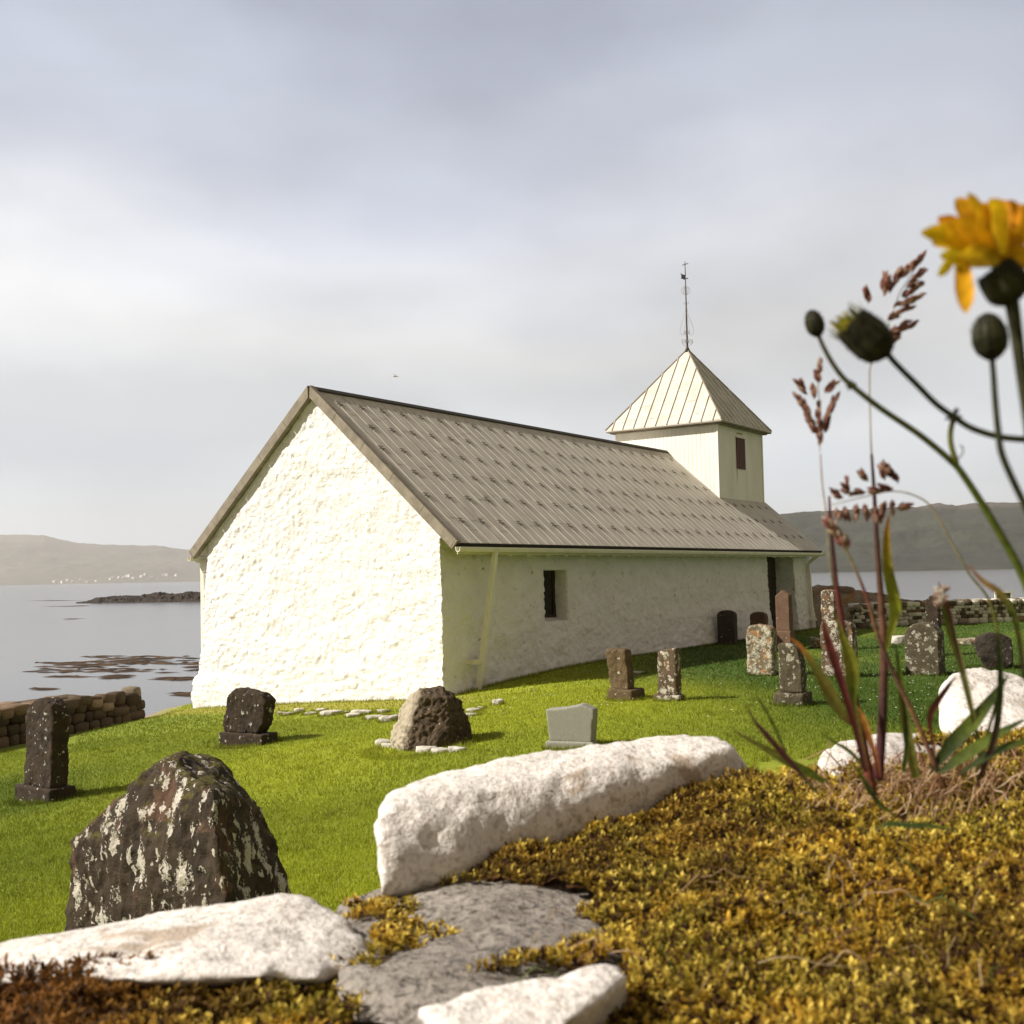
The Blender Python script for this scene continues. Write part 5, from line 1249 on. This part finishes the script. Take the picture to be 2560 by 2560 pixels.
leafp(g1, [(2054, 1538), (2066, 1590), (2080, 1635), (2098, 1690), (2115, 1745), (2140, 1830), (2160, 1920)], D-.02, [2, 22, 28, 26, 20, 18, 14], [(.24, .08, .05), (.20, .045, .045), (.17, .045, .045), RED, PUR])
leafp(g1, [(2086, 1530), (2108, 1600), (2124, 1650), (2130, 1700), (2133, 1760), (2150, 1850), (2165, 1930)], D-.01, [2, 24, 44, 40, 18, 16, 16], [OL, (.25, .26, .03), (.27, .27, .03), GR, OL, RED])
leafp(g1, [(1968, 1590), (1995, 1610), (2022, 1645), (2050, 1690), (2080, 1745), (2110, 1790), (2135, 1815)], D-.01, [2, 10, 18, 32, 40, 26, 8], [ORG, ORG, OL, (.24, .20, .04), OL, RED])

# grass 2: tall, seed head behind the opening bud
D = .60
g2 = plant_root('grass_plant', 2198, 1950, 'tallest flowering grass, its brown seed head rising behind the yellow-tipped bud', 'grass plant', GG)
stemp(g2, [(2225, 850), (2180, 905), (2174, 960), (2176, 1060), (2179, 1140), (2190, 1290), (2202, 1440)], D, 1.3, 2.4, [PALE, (.4, .25, .15), PALE, OL, OL]); stemp(g2, [(2179, 1135), (2186, 1240), (2194, 1380), (2203, 1500), (2210, 1640), (2206, 1800), (2196, 1950)], D-.003, 3.5, 13, [PUR, PUR, (.14, .07, .04), (.22, .10, .06), PUR, (.13, .045, .05)])
mb = MB()
for c, a, l, n in (((2178, 915), 92, 45, 7), ((2170, 905), 105, 30, 4), ((2205, 870), 40, 45, 8), ((2215, 840), 35, 50, 9), ((2215, 800), 28, 60, 8), ((2232, 770), 25, 65, 8), ((2255, 745), 35, 50, 8), ((2262, 720), 45, 50, 8), ((2208, 740), 85, 45, 9), ((2225, 720), 60, 45, 8), ((2245, 700), 50, 50, 9), ((2270, 680), 48, 50, 9), ((2225, 735), 95, 30, 6), ((2170, 760), 100, 30, 4), ((2240, 830), 20, 40, 6)): spray(mb, c, a, l, D, n, 20)
mb.tube([P(2200, 880, D), P(2225, 800, D), P(2250, 730, D), P(2295, 660, D)], 1.2*D/F, 5, col=PALE); PB(mb, 'seed_head', g2, False)
mb = MB()
leafp(g2, [(2224, 1282), (2216, 1340), (2218, 1420), (2232, 1490), (2236, 1530), (2222, 1590), (2213, 1640)], D-.01, [2, 20, 32, 38, 34, 16, 5], [ORG, (.42, .28, .03), (.22, .24, .02), (.33, .36, .03), (.36, .38, .05), (.3, .3, .05)])
leafp(g2, [(2142, 1764), (2158, 1800), (2175, 1850), (2190, 1900), (2198, 1945)], D-.02, [2, 20, 18, 16, 12], [(.7, .34, .07), (.7, .32, .08), (.55, .2, .08), RED])
leafp(g2, [(2238, 1600), (2250, 1700), (2258, 1780), (2272, 1860), (2288, 1945)], D+.02, [4, 18, 26, 32, 26], [DKG, GR, OL, (.24, .22, .05), OL])

# grass 3: nodding pink head
D = .62
g3 = plant_root('grass_plant', 2345, 1930, 'slender grass with a small nodding pink and cream seed head crossing the other stalks', 'grass plant', GG)
mb = MB(); stem(mb, [(2080, 1305), (2095, 1340), (2122, 1388), (2150, 1450), (2172, 1510), (2195, 1590), (2238, 1690), (2290, 1800), (2345, 1930)], D-.04, 1.8, 7, [PALE, OL, (.35, .3, .12), RED, (.25, .14, .06), PUR, (.3, .16, .08), (.2, .09, .06)], dd=.01); PB(mb, 'stem', g3)
mb = MB()
for i in range(9):
    t = i/8; spray(mb, (2082+t*36, 1325+t*55), 120-20*t, 18, D-.035, 4, 22, .6, [(.42, .16, .13), (.5, .22, .18), (.6, .45, .3), (.62, .5, .36)])
spray(mb, (2074, 1330), 110, 20, D-.035, 4, 20, .6, [(.6, .5, .4), (.62, .5, .36)]); PB(mb, 'seed_head', g3, False)
# grass 4: horizontal open panicle
g4 = plant_root('grass_plant', 2440, 1930, 'grass whose open seed head leans flat to the left across the hill', 'grass plant', GG)
D = .64
mb = MB(); stem(mb, [(2080, 1262), (2160, 1242), (2230, 1228), (2290, 1240), (2330, 1270), (2370, 1340), (2420, 1430), (2480, 1520), (2500, 1700), (2440, 1930)], D-.06, 1.0, 4, [PALE, PALE, PALE, (.4, .36, .2), OL, OL]); PB(mb, 'stem', g4)
mb = MB()
for c, a, l, n in (((2110, 1245), 150, 22, 4), ((2120, 1235), 95, 25, 5), ((2130, 1238), 140, 20, 4), ((2090, 1265), -70, 20, 4), ((2110, 1262), -80, 25, 5), ((2145, 1258), -100, 28, 6), ((2160, 1258), -75, 25, 5), ((2165, 1228), 190, 25, 5), ((2172, 1205), 130, 25, 6), ((2215, 1225), 180, 30, 6), ((2235, 1222), 165, 28, 6), ((2245, 1210), 120, 40, 8), ((2225, 1195), 115, 28, 7), ((2212, 1200), 105, 25, 5), ((2185, 1262), -80, 25, 6), ((2215, 1250), -110, 38, 8), ((2230, 1248), -85, 22, 5), ((2240, 1275), 25, 30, 6)): spray(mb, c, a, l, D-.06, n, 19)
PB(mb, 'seed_head', g4, False)
# grass 5: right leafy shoot
D = .58
g5 = plant_root('grass_plant', 2455, 1930, 'green and red leafy shoot with a pale fluffy tip, right of the seed heads', 'grass plant', GG)
leafp(g5, [(2352, 1462), (2364, 1520), (2376, 1580), (2398, 1650), (2420, 1740), (2440, 1830), (2456, 1930)], D, [3, 24, 26, 22, 18, 14, 12], [(.3, .12, .1), GR, OL, (.3, .3, .1), OL, (.2, .1, .06)])
leafp(g5, [(2345, 1452), (2358, 1485), (2372, 1530), (2388, 1600), (2410, 1690)], D-.005, [2, 8, 12, 10, 3], [RED, RED, PUR, PUR])
leafp(g5, [(2496, 1600), (2500, 1720), (2488, 1830), (2462, 1910), (2440, 1965)], D-.05, [12, 20, 22, 16, 10], [DKG, DKG, PUR, PUR])
leafp(g5, [(2420, 1412), (2455, 1452), (2500, 1485), (2540, 1560), (2560, 1700)], D-.1, [3, 16, 22, 18, 10], [(.5, .2, .1), (.5, .3, .1), GR, PUR])
mb = MB()
for i in range(16): spray(mb, (2352+rp_.uniform(-4, 8), 1490+rp_.uniform(-8, 30)), rp_.uniform(60, 170), 6, D-.004, 2, 18, .8, [(.62, .5, .4), (.6, .4, .34), (.66, .6, .48)])
PB(mb, 'seed_head', g5, False)
# left leaf tuft
D = .60
g6 = plant_root('grass_tuft', 2045, 1985, 'tuft of thin arching olive and purple leaves leaning left over the lawn', 'grass tuft', GG)
mb = MB()
leafp(g6, [(1860, 1752), (1885, 1800), (1915, 1836), (1965, 1893), (2005, 1938), (2045, 1985)], D, [2, 8, 16, 18, 12, 8], [GR, PUR, (.13, .04, .035), PUR, OL])
leafp(g6, [(1888, 1733), (1908, 1765), (1928, 1800), (1948, 1845), (1965, 1880)], D+.01, [2, 8, 10, 9, 5], [DKG, GR, GR, PUR])
leafp(g6, [(1835, 1826), (1870, 1848), (1915, 1872), (1970, 1905), (2020, 1930), (2062, 1955)], D+.02, [2, 10, 20, 26, 26, 14], [(.25, .14, .08), OL, OL, GR, GR])
leafp(g6, [(2048, 1826), (2080, 1852), (2115, 1872), (2150, 1905), (2170, 1940)], D+.03, [2, 8, 12, 12, 6], [GR, GR, OL, GR])

# broad leaf rosette at the right
g7 = plant_root('leaf_rosette', 2340, 1930, 'rosette of broad dark green leaves at the foot of the grass stalks', 'plant')
mb = MB()
leafp(g7, [(2520, 1690), (2480, 1745), (2430, 1808), (2380, 1860), (2330, 1925)], .58, [4, 26, 44, 42, 18], [GR, DKG, GR, DKG, DKG], Vector((.2, -.7, .7)))
leafp(g7, [(2560, 1800), (2490, 1840), (2420, 1885), (2350, 1932)], .56, [8, 30, 40, 16], [DKG, GR, DKG], Vector((.1, -.6, .8)))
leafp(g7, [(2390, 1690), (2368, 1718), (2338, 1760), (2324, 1792), (2330, 1850), (2336, 1900)], .60, [2, 14, 20, 18, 8, 5], [PUR, PUR, RED, (.35, .13, .08), PUR])
leafp(g7, [(2186, 2074), (2225, 2062), (2270, 2066), (2330, 2066), (2392, 2078)], .50, [3, 20, 24, 20, 3], [DKG, (.06, .10, .02), DKG, GR], Vector((0, -.5, .86)))
leafp(g7, [(2248, 1700), (2262, 1780), (2266, 1860), (2258, 1930)], .61, [2, 12, 16, 12], [DKG, DKG, GR])
leafp(g7, [(2130, 1900), (2165, 1960), (2200, 2010), (2240, 2040)], .58, [3, 16, 14, 4], [GR, DKG, GR])
leafp(g7, [(2600, 1850), (2540, 1860), (2470, 1890), (2400, 1935)], .53, [8, 26, 30, 8], [GR, DKG, DKG], Vector((.1, -.6, .8)))

# dry straw around the roots
mb = MB(); rq = random.Random(77)
for i in range(380):
    px, py = rq.gauss(2300, 130), rq.gauss(1985, 36)
    if px < 2020: continue
    X_, Y_ = S(px, py); z_ = float(moss_z(np.array([X_]), np.array([Y_]))[0]); a = rq.uniform(0, 6.28); L_ = rq.uniform(.012, .045); c0 = Vector((X_, Y_, z_)); d = Vector((math.cos(a), math.sin(a)*.6, 0)); cv = rq.uniform(-1, 1)
    pp = [c0+d*L_*t+Vector((-d.y, d.x, 0))*cv*L_*.5*t*t+Vector((0, 0, .004+rq.uniform(.2, 1)*.02*math.sin(t*3.0))) for t in np.linspace(0, 1, 6)]
    w0 = rq.uniform(.0006, .0016) if i > 14 else .003; mb.ribbon(pp, [w0, w0, w0, w0*.9, w0*.6, w0*.2], Vector((rq.uniform(-.4, .4), -.6, .8)), .3, col=rq.choice([(.42, .25, .12), (.30, .15, .07), (.52, .34, .18), (.20, .09, .04), (.60, .45, .28), (.36, .24, .08)]))
for i in range(90):      # odd dead stems and blades lying on the moss
    px, py = rq.uniform(1250, 2500), rq.uniform(2030, 2520)
    if py < 2420-.32*(px-1100): continue
    X_, Y_ = S(px, py); z_ = float(moss_z(np.array([X_]), np.array([Y_]))[0]); a = rq.uniform(0, 6.28); L_ = rq.uniform(.012, .05); d = Vector((math.cos(a), math.sin(a), 0)); cv = rq.uniform(-.5, .5)
    pp = [Vector((X_, Y_, z_+.004))+d*L_*t+Vector((-d.y, d.x, 0))*cv*L_*t*t+Vector((0, 0, rq.uniform(.004, .012)*math.sin(t*3.0))) for t in np.linspace(0, 1, 6)]
    w0 = rq.uniform(.0005, .0012); mb.ribbon(pp, [w0, w0, w0, w0*.9, w0*.6, w0*.2], Vector((0, -.6, .8)), .3, col=rq.choice([(.45, .30, .15), (.25, .13, .06), (.5, .38, .2), (.12, .16, .03)]))
tag(mb.build('dry_grass', M['plant']), 'tangle of dry pinkish straw around the roots of the grasses', 'straw', kind='stuff')

# hawkweed
HK = [(.055, .055, .022), (.035, .032, .018)]
def hairy(mb, q0, n, Ls, D, col):
    for _ in range(n):
        p, nn = rq.choice(q0); mb.tube([p, p+nn*Ls], [.00010, .00003], 3, col=col)
def bud(mb, cx, cy, ax_deg, ln, wd, D, tips=None, hair=0, seed=0):
    """involucre: overlapping bracts around an egg-shaped body. (cx,cy) base, axis angle in degrees"""
    k = D/F; rr = random.Random(seed); a = R(ax_deg); b = P(cx, cy, D); e = P(cx+math.cos(a)*ln, cy-math.sin(a)*ln, D); ax_ = (e-b); L_ = ax_.length; ax_.normalize(); s1 = ax_.orthogonal().normalized(); s2 = ax_.cross(s1)
    prof = [(0, .25), (.08, .55), (.2, .85), (.4, 1.0), (.6, .98), (.8, .82), (.93, .55), (1, .2)] if not tips else [(0, .2), (.06, .55), (.16, .85), (.35, 1), (.6, .97), (.8, .92), (.92, .85)]
    n = 18; rings = []
    for t, rd in prof:
        rings.append([b+ax_*L_*t+(s1*math.cos(2*math.pi*i/n)+s2*math.sin(2*math.pi*i/n))*(rd*wd/2*k*(1+.07*(i % 2))) for i in range(n)])
    vs_ = [v for rg in rings for v in rg]; m = len(rings); fs = [(j*n+i, j*n+(i+1) % n, (j+1)*n+(i+1) % n, (j+1)*n+i) for j in range(m-1) for i in range(n)]+[tuple(range(n))[::-1], tuple((m-1)*n+i for i in range(n))]
    mb.add(vs_, fs, HK[1])
    for i in range(34):     # bracts
        an = rr.uniform(0, 6.28); rd = s1*math.cos(an)+s2*math.sin(an); t0 = rr.uniform(.02, .45); pp = []
        for t in np.linspace(t0, min(1.02, t0+.55), 5): pp.append(b+ax_*L_*t+rd*(np.interp(t, [p[0] for p in prof], [p[1] for p in prof])*wd/2*k*1.06))
        mb.ribbon(pp, [w_*wd*.16*k for w_ in (1, 1, .9, .6, .1)], rd.cross(ax_).cross(ax_)*-1, .1, cols=grad([HK[0], (.07, .065, .03)], 5))
    for i in range(hair):
        an = rr.uniform(0, 6.28); rd = s1*math.cos(an)+s2*math.sin(an); t = rr.uniform(.05, .95); p = b+ax_*L_*t+rd*(np.interp(t, [q[0] for q in prof], [q[1] for q in prof])*wd/2*k); mb.tube([p, p+(rd+ax_*.6)*rr.uniform(.06, .14)*wd*k], [.9*k, .2*k], 3, col=(.10, .09, .06))
    return b, ax_, L_, s1, s2, k
hk = empty('hawkweed', (.55, 1.0, CZ-.18)); tag(hk, 'branching hairy hawkweed stalk carrying three dark buds, one showing yellow tips', 'wildflower', 'hawkweed plants leaning in from the right')
hl = tuple(hk.location)
D = .46
stemp(hk, [(2046, 838), (2056, 862), (2076, 900), (2100, 935), (2128, 963), (2200, 1020), (2300, 1088), (2380, 1155), (2408, 1188), (2452, 1255), (2500, 1335), (2560, 1450), (2620, 1650), (2640, 1900)], D, 5.5, 11, [(.16, .12, .09), (.12, .11, .05), (.13, .13, .04), (.12, .13, .03), GR, GR, OL])
stemp(hk, [(2384, 1042), (2376, 1080), (2378, 1115), (2392, 1160)], D, 7, 7, [HK[0], OL, OL])
stemp(hk, [(2215, 880), (2240, 910), (2290, 960), (2340, 1010), (2384, 1042), (2420, 1066), (2460, 1082), (2510, 1094), (2580, 1100)], D-.06, 7.5, 8.5, [HK[1], HK[0], (.09, .085, .04), HK[0]])
stemp(hk, [(2480, 895), (2484, 940), (2488, 1000), (2496, 1080), (2510, 1150), (2580, 1300)], D-.10, 7, 9, [HK[1], (.07, .07, .03), HK[0]])
mb = MB()
for (nx_, ny_, Dn) in ((2384, 1040, D-.055), (2128, 964, D)):
    for i in range(12): 
        a = rq.uniform(0, 360); s = 24 if nx_ > 2200 else 15; p0 = P(nx_, ny_, Dn); p1 = P(nx_+math.cos(R(a))*s, ny_-math.sin(R(a))*s, Dn+rq.uniform(-.002, .002)); mb.spike(p0, p1-p0, (p1-p0).length, 4*Dn/F, rq.choice([HK[0], (.14, .08, .04), (.1, .1, .04)]), 4)
mb.tube(curve([P(2390, 1150, D), P(2404, 1138, D), P(2408, 1122, D), P(2400, 1112, D)], 4), 1.6*D/F, 4, col=(.3, .26, .2)); mb.build('bract', M['plant'], hk, hl)
mb = MB(); bud(mb, 2047, 842, 108, 70, 44, D, hair=90, seed=1); mb.build('bud', M['plant'], hk, hl)
mb = MB(); b, ax_, L_, s1, s2, k = bud(mb, 2222, 888, 140, 138, 100, D-.06, tips=True, hair=220, seed=2)
for i in range(46):
    an = rq.uniform(0, 6.28); rd = s1*math.cos(an)+s2*math.sin(an); r0 = rq.uniform(.2, .95)*50*k; c0 = b+ax_*L_*.75+rd*r0; tipc = rq.choice([(.62, .50, .04), (.50, .45, .05), (.30, .30, .05)]) if r0 < 40*k else (.13, .13, .04)
    ee = c0+ax_*L_*rq.uniform(.28, .45)+rd*rq.uniform(.0, .12)*L_; mb.ribbon([c0, (c0+ee)/2, ee], [9*k, 9*k, 3*k], rd, .2, cols=[HK[0], tipc, tipc])
mb.build('bud', M['plant'], hk, hl)['label'] = 'opening bud with yellow tips'
mb = MB(); bud(mb, 2482, 900, 98, 118, 80, D-.10, hair=220, seed=3); mb.build('bud', M['plant'], hk, hl)
# yellow flower
hf = empty('hawkweed', (.5, .8, CZ-.18)); tag(hf, 'hawkweed with a large yellow orange flower head at the right edge', 'wildflower', 'hawkweed plants leaning in from the right'); fl_ = tuple(hf.location)
D = .33; k = D/F
mb = MB(); bb = P(2530, 712, D)
prof_c = [(2520, 660), (2535, 735)]
stem(mb, [(2500, 655), (2516, 700), (2530, 760), (2550, 900), (2590, 1200), (2660, 1700)], D, 24, 9, [HK[0], HK[1], HK[0], HK[0], OL], n=14)
mb.build('stem', M['plant'], hf, fl_, smooth=True)
mb = MB(); b, ax_, L_, s1, s2, kk_ = bud(mb, 2545, 752, 128, 110, 105, D, tips=True, hair=40, seed=4); mb.build('bracts', M['plant'], hf, fl_)
mb = MB()
Y1 = (.88, .44, .012); Y2 = (.92, .58, .015); Y3 = (.80, .34, .01); Y4 = (.95, .72, .03)
c0 = P(2478, 650, D)
petals = [((2303, 582), 40, Y2), ((2345, 545), 34, Y3), ((2390, 497), 44, Y1), ((2370, 560), 40, Y1), ((2418, 484), 30, Y2), ((2440, 510), 50, Y1), ((2470, 500), 46, Y2), ((2500, 498), 50, Y3), ((2540, 505), 50, Y3), ((2350, 640), 40, Y4), ((2330, 610), 36, Y2), ((2344, 690), 20, Y4), ((2413, 782), 34, Y1), ((2580, 520), 46, Y1), ((2620, 560), 46, Y2), ((2620, 640), 44, Y1), ((2455, 545), 44, Y3), ((2420, 560), 44, Y1), ((2395, 600), 46, Y2), ((2520, 560), 50, Y3), ((2560, 600), 50, Y1), ((2400, 640), 40, Y2)]
for i, ((x, y), w_, c) in enumerate(petals):
    dzz = rq.uniform(-.008, .008)-(.006 if i % 3 == 0 else 0); tip = P(x, y, D+dzz); cc = c0+Vector((rq.uniform(-.002, .002), dzz*.3, rq.uniform(-.001, .001)))
    if (x, y) == (2413, 782): cc = P(2402, 640, D-.003); 
    if (x, y) == (2344, 690): cc = P(2385, 640, D-.002)
    mid = cc.lerp(tip, .55)+Vector((0, 0, .002 if y < 640 else 0)); q = curve([cc, mid, tip], 6); m = len(q)
    mb.ribbon(q, [ww*w_*k for ww in np.interp(np.linspace(0, 1, m), [0, .2, .6, .85, 1], [.5, 1.1, 1.4, 1.05, .3])], Vector((rq.uniform(-.5, .5), -1, rq.uniform(-.3, .3))), .5, grad([tuple(v*.8 for v in c), c, c], m))
mb.build('petals', M['plant'], hf, fl_, smooth=True)

# ------------------------------------------------------------------ haze
M['haze'] = bpy.data.materials.new('haze_air'); M['haze'].use_nodes = True; hn = M['haze'].node_tree; hn.nodes.clear()
ho = hn.nodes.new('ShaderNodeOutputMaterial'); hv = hn.nodes.new('ShaderNodeVolumePrincipled'); hn.links.new(hv.outputs[0], ho.inputs['Volume'])
hv.inputs['Color'].default_value = (.90, .89, .87, 1); hv.inputs['Density'].default_value = .000062; hv.inputs['Anisotropy'].default_value = .15
mb = MB(); mb.box((-15200, -6200, SEA-9), (15200, 15200, 900)); hz = mb.build('haze', M['haze']); tag(hz, kind='stuff')
hz['label'] = 'pale sea haze that fades the far hills'; hz['category'] = 'haze'
